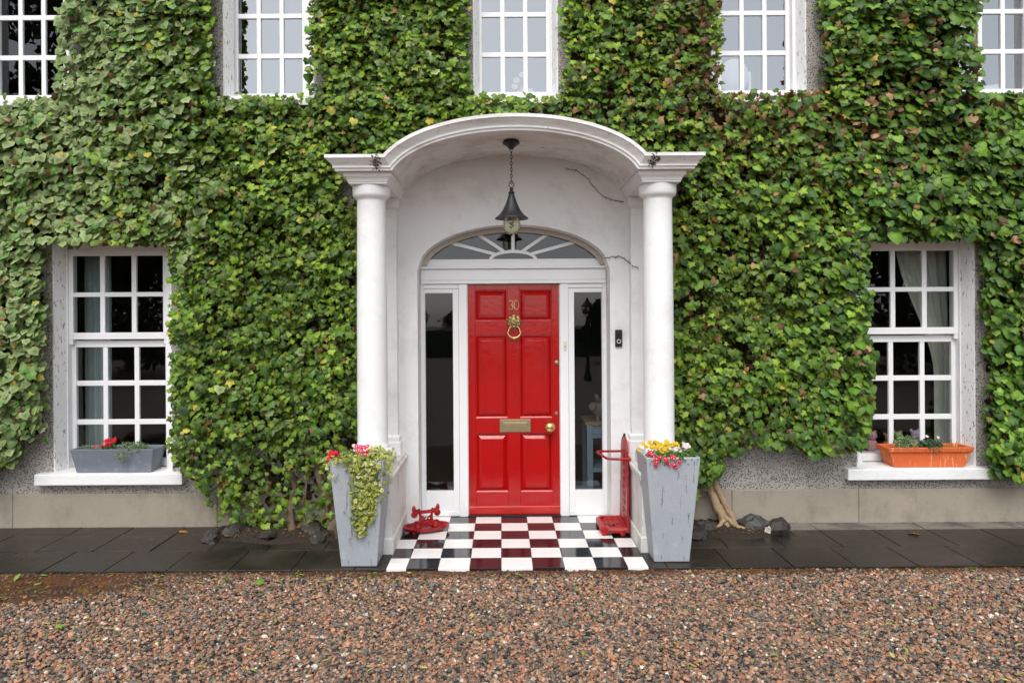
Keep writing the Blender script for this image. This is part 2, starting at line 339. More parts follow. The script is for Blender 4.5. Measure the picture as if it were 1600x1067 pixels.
# plinth in lengths, with fine cracks between
pl = [(-7.3, -4.42), (-4.417, -2.62), (-2.617, -1.33), (1.33, 1.905), (1.908, 3.02), (3.023, 7.3)]
for a_, b_ in pl: MB().box(a_, b_, 6.355, WY+.01, -.05, .294).build('plinth', m_plinth, house, bevel=.006)
def window(cx, half, z0, z1, pw, pitch, up, lo, gm, jm):
    r_ = MB(); hl, hr = half                                     # painted reveal lining
    for sg, h_ in ((-1, hl), (1, hr)):
        r_.loft([[(cx+sg*h_, WY+.004, z), (cx+sg*(h_-.012), WY+.003, z), (cx+sg*(h_-.05), 6.515, z), (cx+sg*h_, 6.515, z)] for z in (z0, z1)])
    r_.box(cx-hl+.013, cx+hr-.013, WY+.004, 6.515, z1-.016, z1-.001)
    fr = MB(); g = pitch+pw/2
    fr.box(cx-hl+.013, cx-g-.035, 6.508, 6.66, z0+.004, z1-.017); fr.box(cx+g+.035, cx+hr-.013, 6.508, 6.66, z0+.004, z1-.017)
    fr.box(cx-g-.036, cx+g+.036, 6.511, 6.66, max(q[1] for q in up)+.045, z1-.017)
    W = fr.build('window', m_joinery, house, bevel=.003)
    r_.build('reveal', jm, W)
    for rows_, nm, y0, yb in ((up, 'upper_sash', 6.533, 6.571), (lo, 'lower_sash', 6.575, 6.613)):
        s_ = MB(); zb, zt = min(q[0] for q in rows_), max(q[1] for q in rows_)
        zlo = zb-(.075 if nm == 'lower_sash' else .062); zhi = zt+(.05 if nm == 'upper_sash' else .062)
        s_.box(cx-g-.045, cx-g, y0, yb, zlo, zhi); s_.box(cx+g, cx+g+.045, y0, yb, zlo, zhi)
        s_.box(cx-g, cx+g, y0+.001, yb-.001, zlo+.001, zb); s_.box(cx-g, cx+g, y0+.001, yb-.001, zt, zhi-.001)
        for xx in (-pitch/2, pitch/2): s_.box(cx+xx-(pitch-pw)/2, cx+xx+(pitch-pw)/2, y0+.004, yb-.004, zb, zt)
        rs = sorted(rows_)
        for q in range(len(rs)-1): s_.box(cx-g, cx+g, y0+.006, yb-.006, rs[q][1], rs[q+1][0])
        if nm == 'upper_sash':
            for sg in (-1, 1): s_.box(cx+sg*(g+.022)-.018, cx+sg*(g+.022)+.018, y0+.004, yb-.004, zlo-.045, zlo)   # sash horns
        s_.build(nm, m_joinery, W, bevel=.0035)
        pm = MB().box(-pw/2-.004, pw/2+.004, -.002, .002, -.5, .5)
        cache = {}
        for za, zb_ in rs:
            h = round(zb_-za+.006, 3)
            if h not in cache: cache[h] = MB().box(-pw/2-.004, pw/2+.004, -.002, .002, -h/2, h/2).mesh('pane')
            for q in (-1, 0, 1): link('pane', cache[h], gm, W, loc=(cx+q*pitch, (y0+yb)/2+.004, (za+zb_)/2))
    return W
for c, side in LW:
    W = window(c, LO[c], .475, 2.505, .242, .285, [(1.706, 2.029), (2.070, 2.399)], [(.565, .870), (.917, 1.222), (1.269, 1.573)], m_glass, m_reveal)
    tag(W, 'ground floor sash window left of the porch' if side == 'l' else 'ground floor sash window right of the porch')
    sc = 3.545*(-1 if side == 'l' else 1)
    b = MB(); x0, x1 = sc-.645, sc+.645
    b.add([(x0,6.295,.381),(x1,6.295,.381),(x1,6.56,.381),(x0,6.56,.381),(x0,6.295,.478),(x1,6.295,.478),(x1,6.56,.492),(x0,6.56,.492)],
          [(0,3,2,1),(4,5,6,7),(0,1,5,4),(1,2,6,5),(2,3,7,6),(3,0,4,7)])
    b.build('sill', m_column, W, bevel=.008)
for c in UW:
    W = window(c, UO[c], 3.775, 5.82, .169, .208, [(5.035, 5.352), (5.395, 5.712)], [(3.866, 4.187), (4.230, 4.551), (4.594, 4.915)], m_glassup if c > -3 else m_glass, m_reveal)
    MB().box(c-.50, c+.50, 6.34, 6.56, 3.69, 3.775).build('sill', m_column, W, bevel=.006)
# rooms behind the glass
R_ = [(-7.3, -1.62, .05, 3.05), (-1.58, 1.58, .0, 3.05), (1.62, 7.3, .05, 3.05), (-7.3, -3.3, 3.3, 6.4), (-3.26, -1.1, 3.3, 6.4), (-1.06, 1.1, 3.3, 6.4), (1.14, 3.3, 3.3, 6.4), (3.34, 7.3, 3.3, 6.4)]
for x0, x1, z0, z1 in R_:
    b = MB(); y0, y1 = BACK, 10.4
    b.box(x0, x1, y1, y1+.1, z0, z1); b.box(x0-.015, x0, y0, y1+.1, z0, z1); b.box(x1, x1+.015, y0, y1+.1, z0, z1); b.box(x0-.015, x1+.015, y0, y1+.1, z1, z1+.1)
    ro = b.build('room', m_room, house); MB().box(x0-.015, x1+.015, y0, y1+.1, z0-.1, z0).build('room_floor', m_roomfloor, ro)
# ------------------------------------------------------------------ door frame, fanlight, sidelights
FY = 6.60
b = MB()
for s_ in (-1, 1):
    b.box(*sorted((s_*.424, s_*.500)), FY, FY+.10, .005, 2.125)                       # posts
    b.box(*sorted((s_*.818, s_*.850)), FY+.004, FY+.10, .005, 2.24)                   # outer jambs
    b.box(*sorted((s_*.418, s_*.424)), FY+.02, FY+.09, .01, 2.12)
    b.box(*sorted((s_*.502, s_*.555)), FY+.014, FY+.07, .012, 2.085)                  # sidelight stiles
    b.box(*sorted((s_*.808, s_*.818)), FY+.014, FY+.07, .012, 2.085)
    b.box(*sorted((s_*.555, s_*.808)), FY+.018, FY+.07, .012, .237)                   # panel under the glass
    b.box(*sorted((s_*.500, s_*.818)), FY+.010, FY+.07, .008, .05)
    b.box(*sorted((s_*.555, s_*.808)), FY+.016, FY+.07, 2.045, 2.086)
    b.box(*sorted((s_*.501, s_*.817)), FY+.006, FY+.09, 2.087, 2.125)
b.box(-.846, .846, FY-.012, FY+.10, 2.128, 2.160); b.box(-.846, .846, FY-.004, FY+.10, 2.162, 2.262)
b.box(-.845, .845, FY-.030, FY+.10, 2.264, 2.284); b.box(-.84, .84, FY+.004, FY+.10, 2.286, 2.353)
dfr = b.build('door_frame', m_joinery, house, bevel=.004)
def arch_ring(a0, b0, a1, b1, zc, zmin, y0, y1, n=48):
    m_ = MB(); rings = []
    t0, t1 = [math.asin(min(1, max(0, (zmin-zc)/bb))) for bb in (b0, b1)]
    for i in range(n+1):
        f = i/n; p = []
        for (aa, bb, t) in ((a0, b0, t0), (a1, b1, t1)):
            an = t+(math.pi-2*t)*f; p.append((-aa*math.cos(an), zc+bb*math.sin(an)))
        (xo, zo), (xi, zi) = p
        rings.append([(xo, y0, zo), (xi, y0, zi), (xi, y1, zi), (xo, y1, zo)])
    return m_.loft(rings)
arch_ring(.849, .397, .80, .355, AZ0, 2.30, FY-.02, FY+.1).build('fanlight_arch', m_arch, dfr, smooth=35)
b = MB(); HC = (0, 2.353)
hub = [(.205*math.cos(math.pi*i/16), FY+.03, 2.353+.078*math.sin(math.pi*i/16)) for i in range(17)]
rg = []
for i in range(17):
    an = math.pi*i/16; c_, s_ = math.cos(an), math.sin(an)
    rg.append([(.222*c_, FY+.012, 2.345+.092*s_), (.192*c_, FY+.012, 2.345+.062*s_), (.192*c_, FY+.05, 2.345+.062*s_), (.222*c_, FY+.05, 2.345+.092*s_)])
b.loft(rg)
for dx0, dz0, dx1, dz1 in ((0, .07, 0, .26), (-.085, .070, -.33, .235), (.085, .070, .33, .235), (-.165, .045, -.60, .160), (.165, .045, .60, .160)):
    p, q = Vector((dx0, 0, 2.353+dz0)), Vector((dx1, 0, 2.353+dz1)); d = (q-p).normalized(); n_ = Vector((-d.z, 0, d.x))*.015
    r0 = [(p+n_), (p-n_), (q-n_), (q+n_)]
    b.loft([[(v.x, FY+.014, v.z) for v in r0], [(v.x, FY+.05, v.z) for v in r0]])
b.build('fan_bar', m_joinery, dfr, bevel=.003)
b = MB(); N = 40; pts = [(-.81+1.62*i/N) for i in range(N+1)]
prof = [(x, AZ0+.365*math.sqrt(max(0, 1-(x/.815)**2))) for x in pts]; prof = [(x, max(z, 2.34)) for x, z in prof]
poly = [(-.81, 2.338)] + prof + [(.81, 2.338)]
b.loft([[(x, FY+.034, z) for x, z in poly], [(x, FY+.038, z) for x, z in poly]]); b.build('fanlight_pane', m_glass, dfr)
for s_ in (-1, 1): MB().box(*sorted((s_*.55, s_*.814)), FY+.04, FY+.044, .23, 2.05).build('sidelight_pane', m_glass, dfr)
# red panelled door
DY = 6.635
b = MB(); px = (.055, .352)
xsr = [(-.421, -.352), (-.055, .055), (.352, .421)]
for a_, c_ in xsr: b.box(a_, c_, DY, DY+.045, .012, 2.122)
for z0, z1 in ((.012, .22), (.758, .899), (1.656, 1.793), (2.072, 2.122)):
    for s_ in (-1, 1): b.box(*sorted((s_*.055, s_*.352)), DY+.0008, DY+.044, z0, z1)
door = b.build('door', m_red, house, bevel=.0025); tag(door, 'red six panel front door with brass fittings')
for z0, z1 in ((.22, .758), (.899, 1.656), (1.793, 2.072)):
    for s_ in (-1, 1):
        x0, x1 = sorted((s_*.055, s_*.352)); m_ = MB()
        def rect(i_, y): return [(x0+i_, y, z0+i_), (x1-i_, y, z0+i_), (x1-i_, y, z1-i_), (x0+i_, y, z1-i_)]
        m_.loft([rect(-.004, DY+.038), rect(-.004, DY+.008), rect(.010, DY+.016), rect(.014, DY+.026), rect(.050, DY+.004), rect(.051, DY+.0035)], True, True)
        m_.build('panel', m_red, door)
MB().add([(-.42,DY-.004,.02),(.42,DY-.004,.02),(.42,DY-.004,.085),(-.42,DY-.004,.085),(-.42,DY+.01,.02),(.42,DY+.01,.02),(.42,DY+.01,.10),(-.42,DY+.01,.10)],
         [(0,1,2,3),(4,7,6,5),(0,4,5,1),(3,2,6,7),(0,3,7,4),(1,5,6,2)]).build('weatherboard', m_redworn, door, bevel=.004)
MB().box(-.424, .424, 6.59, 6.70, .005, .012).build('threshold', m_iron, door)
b = MB(); b.lathe([(.012, 0), (.03, .002), (.03, .008), (.016, .012), (.013, .03), (.03, .04), (.044, .055), (.047, .068), (.040, .085), (.02, .096), (.002, .098)], 28)
kn = b.mesh('door_knob', 40); kn.transform(Matrix.Rotation(math.pi/2, 4, 'X')); link('door_knob', kn, m_brass, door, loc=(.325, DY, .822))
lp = MB(); lp.box(-.132, .152, DY-.006, DY, .770, .886)
LP = lp.build('letter_plate', m_brasspale, door, bevel=.003)
MB().box(-.105, .125, DY-.010, DY-.0055, .800, .862).box(-.095, .115, DY-.013, DY-.0095, .81, .852).build('letter_flap', m_brasspale, LP, bevel=.002)
b = MB(); b.lathe([(.001, 0), (.022, .001), (.022, .006), (.018, .02), (.002, .024)], 20); me = b.mesh('cylinder_lock', 40); me.transform(Matrix.Rotation(math.pi/2, 4, 'X'))
link('cylinder_lock', me, m_brasspale, door, loc=(.392, DY, 1.405))
b = MB(); b.lathe([(.001, 0), (.016, .001), (.015, .004), (.002, .005)], 16); b.box(-.003, .003, -.008, .006, .0045, .006); me = b.mesh('keyhole', 40); me.transform(Matrix.Rotation(math.pi/2, 4, 'X'))
link('keyhole', me, m_brasspale, door, loc=(.388, DY, .94))
# numerals 30
def arcp(cx, cz, rx, rz, a0, a1, n=14): return [(cx+rx*math.cos(math.radians(a0+(a1-a0)*i/n)), DY-.004, cz+rz*math.sin(math.radians(a0+(a1-a0)*i/n))) for i in range(n+1)]
b = MB(); b.tube(arcp(-.024, 1.955, .018, .020, 150, -80) + arcp(-.024, 1.914, .020, .022, 85, -150), .0032, 6); b.build('numeral', m_number, door, smooth=60)
b = MB(); b.tube(arcp(.028, 1.935, .022, .043, 0, 345, 24), .0032, 6, True); b.build('numeral', m_number, door, smooth=60)
# lion head knocker
KX, KZ = .006, 1.782
b = MB(); b.blob((KX, DY-.012, KZ), (.046, .030, .052), 14, 9); b.blob((KX, DY-.040, KZ-.018), (.021, .016, .018), 10, 7); b.blob((KX, DY-.046, KZ+.008), (.008, .012, .026), 8, 6)
for s_ in (-1, 1):
    b.blob((KX+s_*.020, DY-.036, KZ+.020), (.014, .010, .007), 8, 6); b.blob((KX+s_*.018, DY-.038, KZ-.012), (.013, .011, .011), 8, 6); b.blob((KX+s_*.040, DY-.022, KZ+.034), (.012, .010, .013), 8, 6)
b.blob((KX, DY-.03, KZ-.045), (.016, .014, .014), 8, 6)
m_ant = mat('antique_brass', (.62, .46, .20), .34, .2, 40, [((.10, .075, .03), 60, .46, .6, None)], .2, 90, .5, 1)
kn_ = b.build('door_knocker', m_ant, door, smooth=60)
b = MB()
for i in range(22):
    a = 2*math.pi*i/22; l_ = .066+.010*math.sin(i*2.7); c_, s_ = math.cos(a), math.sin(a)
    b.tube([(KX+.036*c_, DY-.018, KZ+.042*s_), (KX+.052*c_-.006*s_, DY-.020, KZ+.056*s_+.006*c_), (KX+l_*c_, DY-.008, KZ+l_*s_*1.02)], [.012, .010, .002], 6)
b.build('mane', m_ant, kn_, smooth=60)
b = MB(); rp = []
for i in range(25):
    a = math.radians(52-284*i/24); rp.append((KX+.060*math.cos(a)*(1 if math.sin(a) < 0 else .85), DY-.034, KZ-.092+.058*math.sin(a)))
b.tube(rp, [.006+.003*math.sin(math.pi*i/24) for i in range(25)], 8); b.blob((KX, DY-.036, KZ-.152), (.015, .014, .016), 10, 7); b.blob((KX, DY-.030, KZ-.152), (.024, .009, .009), 10, 7)
b.build('knocker_ring', m_brass, kn_, smooth=60)
# bell pushes
b = MB(); b.box(.458, .484, FY-.010, FY-.0005, 1.515, 1.60); o = b.build('bell_push', mat('ivory_plastic', (.70, .66, .52), .4, .05), None, bevel=.003)
tag(o, 'small ivory bell push on the white door post', 'doorbell'); b = MB(); b.blob((.471, FY-.010, 1.55), (.006, .005, .010), 8, 6); b.build('button', m_brass, o, smooth=60)
b = MB(); b.box(.893, .955, PW-.026, PW-.0005, 1.555, 1.705); o = b.build('video_doorbell', m_plastic, None, bevel=.008, seg=3); tag(o, 'black oblong video doorbell on the white porch wall', 'doorbell')
b = MB(); rr = [(.924+.016*math.cos(2*math.pi*i/24), PW-.027, 1.603+.016*math.sin(2*math.pi*i/24)) for i in range(24)]
b.tube(rr, .0028, 6, True); b.build('button_ring', m_net, o, smooth=60); b = MB(); b.blob((.924, PW-.026, 1.672), (.012, .004, .012), 12, 6); b.build('lens', m_iron, o, smooth=60)

# ------------------------------------------------------------------ porch
CX, CY = 1.14, 5.76
porch = thing('porch', (0, CY, 0), 'white arched porch with two round columns in front of the red door', 'porch')
PROF = [(0, .235), (.019, .238), (.021, .250), (.036, .250), (.042, .254), (.055, .263), (.070, .280), (.083, .290), (.086, .300), (.112, .300)]
ZI, XI, EA = 2.946, .94, .97; EB = .302/(1-math.sqrt(1-(XI/EA)**2)); EC = 3.248-EB
arc = []
for i in range(61):
    t = math.acos(XI/EA); a = (math.pi-t)-(math.pi-2*t)*i/60; arc.append((EA*math.cos(a), EC+EB*math.sin(a)))
def offs(n_, p_):
    out = []
    for i, (x, z) in enumerate(arc):
        nx, nz = x/EA**2, (z-EC)/EB**2; l_ = math.hypot(nx, nz); out.append((x+nx/l_*n_, z+nz/l_*n_))
    h = len(out)//2; zt = ZI+n_                                        # clip the offset arch where it meets the level cornice
    for i in range(h, 0, -1):
        if out[i-1][1] < zt <= out[i][1]:
            f = (zt-out[i-1][1])/(out[i][1]-out[i-1][1]); xc = out[i-1][0]+f*(out[i][0]-out[i-1][0]); break
    else: i, xc = 1, out[0][0]
    out = [(-abs(xc), zt) if q < i else v for q, v in enumerate(out)]
    out = [(abs(xc), zt) if q > len(out)-1-i else v for q, v in enumerate(out)]
    return [(-CX-p_, zt)] + out + [(CX+p_, zt)]
WB = 6.405
strips = [[(x, WB, z) for x, z in offs(0, PROF[0][1])]] + [[(x, CY-p, z) for x, z in offs(n, p)] for n, p in PROF] + [[(x, WB, z) for x, z in offs(PROF[-1][0], PROF[-1][1])]]
b = MB(); L_ = len(strips[0]); vs = [p for s_ in strips for p in s_]; fs = []
for k_ in range(len(strips)-1):
    for i in range(L_-1): fs.append((k_*L_+i, k_*L_+i+1, (k_+1)*L_+i+1, (k_+1)*L_+i))
b.add(vs, fs)
for s_ in (-1, 1):                                                    # side returns of the cornice
    vs = []; fs = []
    for n, p in PROF: vs += [(s_*(CX+p), CY-p, ZI+n), (s_*(CX+p), WB, ZI+n)]
    for i in range(len(PROF)-1): fs.append((2*i, 2*i+1, 2*i+3, 2*i+2))
    b.add(vs, fs)
me = b.mesh('canopy'); bm = bmesh.new(); bm.from_mesh(me); bmesh.ops.remove_doubles(bm, verts=bm.verts, dist=.0008); bmesh.ops.recalc_face_normals(bm, faces=bm.faces); bm.to_mesh(me); bm.free()
me.shade_smooth(); me.set_sharp_from_angle(angle=math.radians(28)); link('canopy', me, m_cornice, porch)
EP = [(2.862, .150), (2.874, .150), (2.876, .155), (2.895, .160), (2.911, .172), (2.914, .180), (2.9445, .187)]
SH = [(.150, .827), (.150, .800), (.125, .83), (.119, .845)]
for s_ in (-1, 1):
    b = MB(); b.loft([[(s_*CX-p, CY-p, z), (s_*CX+p, CY-p, z), (s_*CX+p, WB, z), (s_*CX-p, WB, z)] for z, p in EP]); b.build('entablature', m_column, porch, bevel=.002)
    b = MB(); b.lathe([(.142, .738), (.156, .748), (.160, .765), (.156, .782), (.142, .790), (.134, .796), (.134, .808), (.124, .822), (.1195, .845), (.120, 1.3), (.1185, 1.9), (.114, 2.5), (.112, 2.745), (.114, 2.757), (.130, 2.768), (.142, 2.780), (.146, 2.795), (.1465, 2.855), (.142, 2.8625)], 48, (s_*CX, CY, 0))
    col = b.build('column', m_column, porch, smooth=50)
    MB().box(s_*CX-.165, s_*CX+.165, CY-.165, CY+.165, .640, .739).build('column_base', m_column, col, bevel=.006)
    # dwarf wall the column stands on, running back to the house
    b = MB(); q = .18
    for z, e in ((0, .004), (.10, .004), (.105, -.004), (.52, -.004), (.535, .004), (.56, .016), (.585, .020), (.60, .020), (.605, .006), (.640, -.004)): pass
    PP = [(-.02, .006), (.11, .006), (.125, -.006), (.545, -.006), (.555, .004), (.575, .010), (.59, .016), (.612, .016), (.62, .004), (.641, -.006)]
    b.loft([[(s_*CX-q-e, CY-q-e, z), (s_*CX+q+e, CY-q-e, z), (s_*CX+q+e, PW+.002, z), (s_*CX-q-e, PW+.002, z)] for z, e in PP]); b.build('pedestal', m_pedestal, porch, bevel=.003)
    # pilaster against the wall
    b = MB(); b.loft([[(s_*CX-w_, 6.29-d, z), (s_*CX+w_, 6.29-d, z), (s_*CX+w_, PW+.001, z), (s_*CX-w_, PW+.001, z)] for z, w_, d in
        ((.638, .15, .03), (.74, .15, .03), (.745, .14, .02), (.79, .14, .02), (.80, .122, 0), (2.70, .118, 0), (2.705, .124, .006), (2.72, .124, .006), (2.725, .118, 0), (2.76, .118, 0), (2.78, .138, .02), (2.862, .140, .02))])
    b.build('pilaster', m_column, porch, bevel=.003)
for s_ in (-1, 1):                                                    # dark moss by the arch springing
    n_ = 90; p_ = np.stack([s_*(1.055+RNG.normal(0, .022, n_)), CY-.305+RNG.uniform(0, .012, n_), 3.005+RNG.normal(0, .03, n_)], 1); p_[:, 1] = CY-np.interp(p_[:, 2]-ZI, [q[0] for q in PROF], [q[1] for q in PROF])-.003
    o = link('moss', np_mesh('moss', *stamp(ROUND[0], ROUND[1], p_, frames(np.stack([RNG.normal(0, .4, n_), -np.ones(n_), RNG.normal(0, .4, n_)], 1), RNG.uniform(0, 6.28, n_)), RNG.uniform(.004, .014, n_), np.tile([[.05, .045, .02]], (n_, 1)))), m_leafmatte, porch); o['kind'] = 'stuff'
# hanging lantern
LX, LY = -.022, 5.84; LZ = EC+EB*math.sqrt(1-(LX/EA)**2)
lan = thing('lantern', (LX, LY, LZ), 'black bell shaped lantern hanging on a chain under the porch arch', 'lantern')
b = MB(); b.lathe([(.001, -.075), (.02, -.070), (.03, -.055), (.042, -.045), (.068, -.030), (.070, -.018), (.060, -.006), (.058, .01)], 28, (LX, LY, LZ)); b.build('ceiling_rose', m_iron, lan, smooth=50)
b = MB(); z = LZ-.07; i = 0
while z > 2.90:
    a = math.pi/2*(i % 2); ring = [(LX+.008*math.cos(t)*math.cos(a), LY+.008*math.cos(t)*math.sin(a), z-.014+.017*math.sin(t)) for t in [2*math.pi*q/10 for q in range(10)]]
    b.tube(ring, .0028, 5, True); z -= .0255; i += 1
b.build('chain', m_iron, lan, smooth=60)
b = MB(); b.tube([(LX+.020*math.cos(t), LY, 2.888+.022*math.sin(t)) for t in [2*math.pi*q/20 for q in range(20)]], .0035, 6, True)
b.lathe([(.004, 2.868), (.012, 2.862), (.016, 2.850), (.010, 2.842), (.022, 2.832), (.027, 2.822), (.020, 2.812), (.026, 2.802), (.034, 2.775), (.048, 2.735), (.068, 2.690), (.095, 2.652), (.122, 2.628), (.134, 2.622), (.135, 2.614), (.120, 2.612), (.06, 2.640)], 36, (LX, LY, 0), cap=False)
b.build('shade', m_iron, lan, smooth=40)
k = NT('lantern_glass'); k.set(**{'Base Color': (.80, .78, .55), 'Roughness': .12, 'Transmission Weight': .85, 'IOR': 1.3}); mg = k.m
b = MB(); b.lathe([(.060, 2.620), (.070, 2.60), (.072, 2.57), (.064, 2.53), (.046, 2.50), (.02, 2.487), (.001, 2.485)], 12, (LX, LY, 0), cap=False); gl = b.build('globe', mg, lan)
b = MB(); b.tube([(LX+.012*math.cos(t), LY+.012*math.sin(t), 2.615-.0032*q) for q, t in enumerate([.75*q for q in range(24)])], .006, 6); b.build('bulb', m_net, gl, smooth=60)
b = MB(); b.blob((LX, LY, 2.482), .007, 8, 6); b.build('finial', m_iron, lan, smooth=60)
# dry tendrils left on the porch wall
def tendril(pts, label, r=.0035):
    rr = random.Random(len(label)); b = MB(); P_ = [Vector(p) for p in pts]; out = []
    for i in range(len(P_)-1):
        for q in range(6): out.append(P_[i].lerp(P_[i+1], q/6)+Vector((rr.uniform(-.006, .006), 0, rr.uniform(-.006, .006))))
    out.append(P_[-1]); b.tube(out, [r*rr.uniform(.6, 1.5) for _ in out], 5)
    for p in out[::2]:
        d = Vector((rr.uniform(-.03, .03), -.003, rr.uniform(-.03, .02))); b.tube([p, p+d], [.002, .001], 4)
    tag(b.build('dry_tendril', m_twig), label, 'tendril')
yt = PW-.006
tendril([(.80, yt, 2.33), (.86, yt, 2.345), (.93, yt, 2.355), (.99, yt, 2.33), (1.03, 6.275, 2.26), (1.08, 6.27, 2.24)], 'dry ivy tendril running from the fanlight corner to the pilaster')
tendril([(.46, yt, 3.13), (.56, yt, 3.115), (.64, yt, 3.06), (.72, yt, 2.96), (.80, yt, 2.88), (.88, yt, 2.85), (.98, yt, 2.83)], 'dry ivy tendril curving down under the right side of the porch vault', .003)

# ------------------------------------------------------------------ gravel
def stones():
    n = 76000; y = np.sqrt(RNG.uniform(2.9**2, (PF+.01)**2, n)); x = RNG.uniform(-1, 1, n)*(.84*y+.55)-.1
    a_ = (1+5**.5)/2
    ico = np.array([(-1,a_,0),(1,a_,0),(-1,-a_,0),(1,-a_,0),(0,-1,a_),(0,1,a_),(0,-1,-a_),(0,1,-a_),(a_,0,-1),(a_,0,1),(-a_,0,-1),(-a_,0,1)])/1.9
    fc = np.array([(0,11,5),(0,5,1),(0,1,7),(0,7,10),(0,10,11),(1,5,9),(5,11,4),(11,10,2),(10,7,6),(7,1,8),(3,9,4),(3,4,2),(3,2,6),(3,6,8),(3,8,9),(4,9,5),(2,4,11),(6,2,10),(8,6,7),(9,8,1)])
    pal = np.array([lin(180,134,106), lin(160,120,94), lin(138,106,84), lin(116,110,98), lin(88,90,84), lin(50,52,50), lin(206,194,176), lin(174,110,76), lin(122,104,84), lin(148,134,114), lin(36,37,36)])
    pr = np.array([.17,.14,.11,.11,.09,.08,.035,.055,.11,.06,.04]); pr /= pr.sum()
    col = pal[RNG.choice(len(pal), n, p=pr)]*RNG.uniform(.52, 1.15, (n, 1))
    st = vnoise(x, y, 1.6, 5)+.5*vnoise(x, y, 6, 6)
    rust = np.clip((-1.9-x)/1.2, 0, 1)*np.clip((y-4.70)/.22, 0, 1)*np.clip((st-.42)*4, 0, 1)
    rust = np.maximum(rust, .9*np.clip((y-5.08)/.12, 0, 1)*np.clip((st-.42)*3, 0, 1))[:, None]
    moss = np.array([lin(104,50,14), lin(46,28,16), lin(66,56,14)])[RNG.integers(0, 3, n)]*RNG.uniform(.6, 1.1, (n, 1))
    col = col*(1-rust*.93)+moss*rust*.93
    r = RNG.uniform(.0070, .0132, n)*(1+.5*(RNG.random(n) < .04)); sc = np.stack([r*RNG.uniform(.8, 1.35, n), r*RNG.uniform(.8, 1.25, n), r*RNG.uniform(.55, .9, n)], 1)
    pos = np.stack([x, y, GZ+.002+RNG.uniform(0, .011, n)+.010*(vnoise(x, y, 2.2, 9)-.5)], 1)
    R = frames(np.stack([RNG.normal(0, .35, n), RNG.normal(0, .35, n), np.ones(n)], 1), RNG.uniform(0, 6.28, n))
    jit = RNG.uniform(.78, 1.22, (12, 12)); parts = []
    for q in range(12):
        i = np.arange(q, n, 12); parts.append(stamp(ico*jit[q][:, None], fc, pos[i], R[i], sc[i], col[i]))
    return merge(parts)
V = []; F = []; nx, ny = 150, 30; random.seed(11)
for j in range(ny+1):
    for i in range(nx+1):
        x, y = -5.2+9.6*i/nx, 4.66+.58*j/ny; e = max(min(1, (y-4.70-.18*math.sin(x*2.3)-.0)/.20)*min(1, max(0, (-1.7-x)/1.0)), min(1, max(0, (y-5.13)/.08))*.95)
        V.append((x, y, GZ-.014+.036*max(0, e)*(.62+.38*random.random())))
F = [(j*(nx+1)+i, j*(nx+1)+i+1, (j+1)*(nx+1)+i+1, (j+1)*(nx+1)+i) for j in range(ny) for i in range(nx)]
tag(MB().add(V, F).build('mossy_mud', mat('rusty_moss', lin(84, 48, 20), .6, .5, 5, [(lin(48, 34, 22), 4, .48, .62, None), (lin(92, 84, 22), 7, .56, .66, None), (lin(120, 62, 20), 3.5, .58, .7, None)], .8, 50), smooth=80), kind='structure')
tag(link('gravel', np_mesh('gravel', *stones()), m_stone), 'pinkish brown and grey gravel of the drive', 'gravel', kind='stuff')

# ------------------------------------------------------------------ ivy on the house wall
def leafset(tmpl, pos, R, size, cc, mc):
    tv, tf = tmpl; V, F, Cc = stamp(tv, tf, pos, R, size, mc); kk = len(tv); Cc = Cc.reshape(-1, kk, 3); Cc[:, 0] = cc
    return V, F, Cc.reshape(-1, 3)
ZBX = [-5.6,-4.5,-4.3,-4.12,-4.05,-3.02,-2.92,-2.82,-2.72,-2.60,-2.35,-1.25,1.25,1.40,1.55,1.72,1.84,2.0,2.4,2.75,2.95,3.10,4.05,4.15,4.3,4.6,5.6]
ZBZ = [.55,.52,.60,.76,.80,.74,.66,.58,.36,.14,.03,.03,.36,.26,.34,.44,.60,.70,.64,.62,.70,.85,.62,.46,.38,.36,.38]
WINX = [(-4.07,-2.955,.30,2.475),(3.06,4.075,.30,2.475)] + [(-5.2,-3.90,3.755,9),(-2.575,-1.745,3.755,9),(-.365,.435,3.745,9),(1.785,2.67,3.735,9),(4.02,5.2,3.735,9)]
def ivymask(x, z):
    e = (vnoise(x, z, 7, 21)-.5)*.10+(vnoise(x, z, 18, 22)-.5)*.05
    ok = z > np.interp(x, ZBX, ZBZ)+e*1.3
    for a_, c_, z0, z1 in WINX: ok &= ~((x > a_+e*.45) & (x < c_+e*.45) & (z > z0) & (z < z1+e*.25))
    top = 3.10+.30*np.sqrt(np.clip(1-(x/1.03)**2, 0, 1))
    ok &= ~((np.abs(x) < 1.46) & (z > 2.86) & (z < top)); ok &= ~((np.abs(x) < 1.29) & (z <= 3.1))
    return ok
def ivy_points(n, x0, x1):
    x = RNG.uniform(x0, x1, n); z = RNG.uniform(0, 5.05, n); k_ = ivymask(x, z); x, z = x[k_], z[k_]
    edge = np.ones(len(x))                                   # thin the growth out towards its edges
    for d in (.05, .11):
        for dx, dz in ((d,0),(-d,0),(0,d),(0,-d)): edge -= .11*(~ivymask(x+dx, z+dz))
    return x, z, np.clip(edge, .15, 1)
GREENS = np.array([(.086,.160,.012),(.118,.208,.014),(.165,.258,.018),(.050,.100,.010),(.205,.290,.028),(.080,.152,.020)])
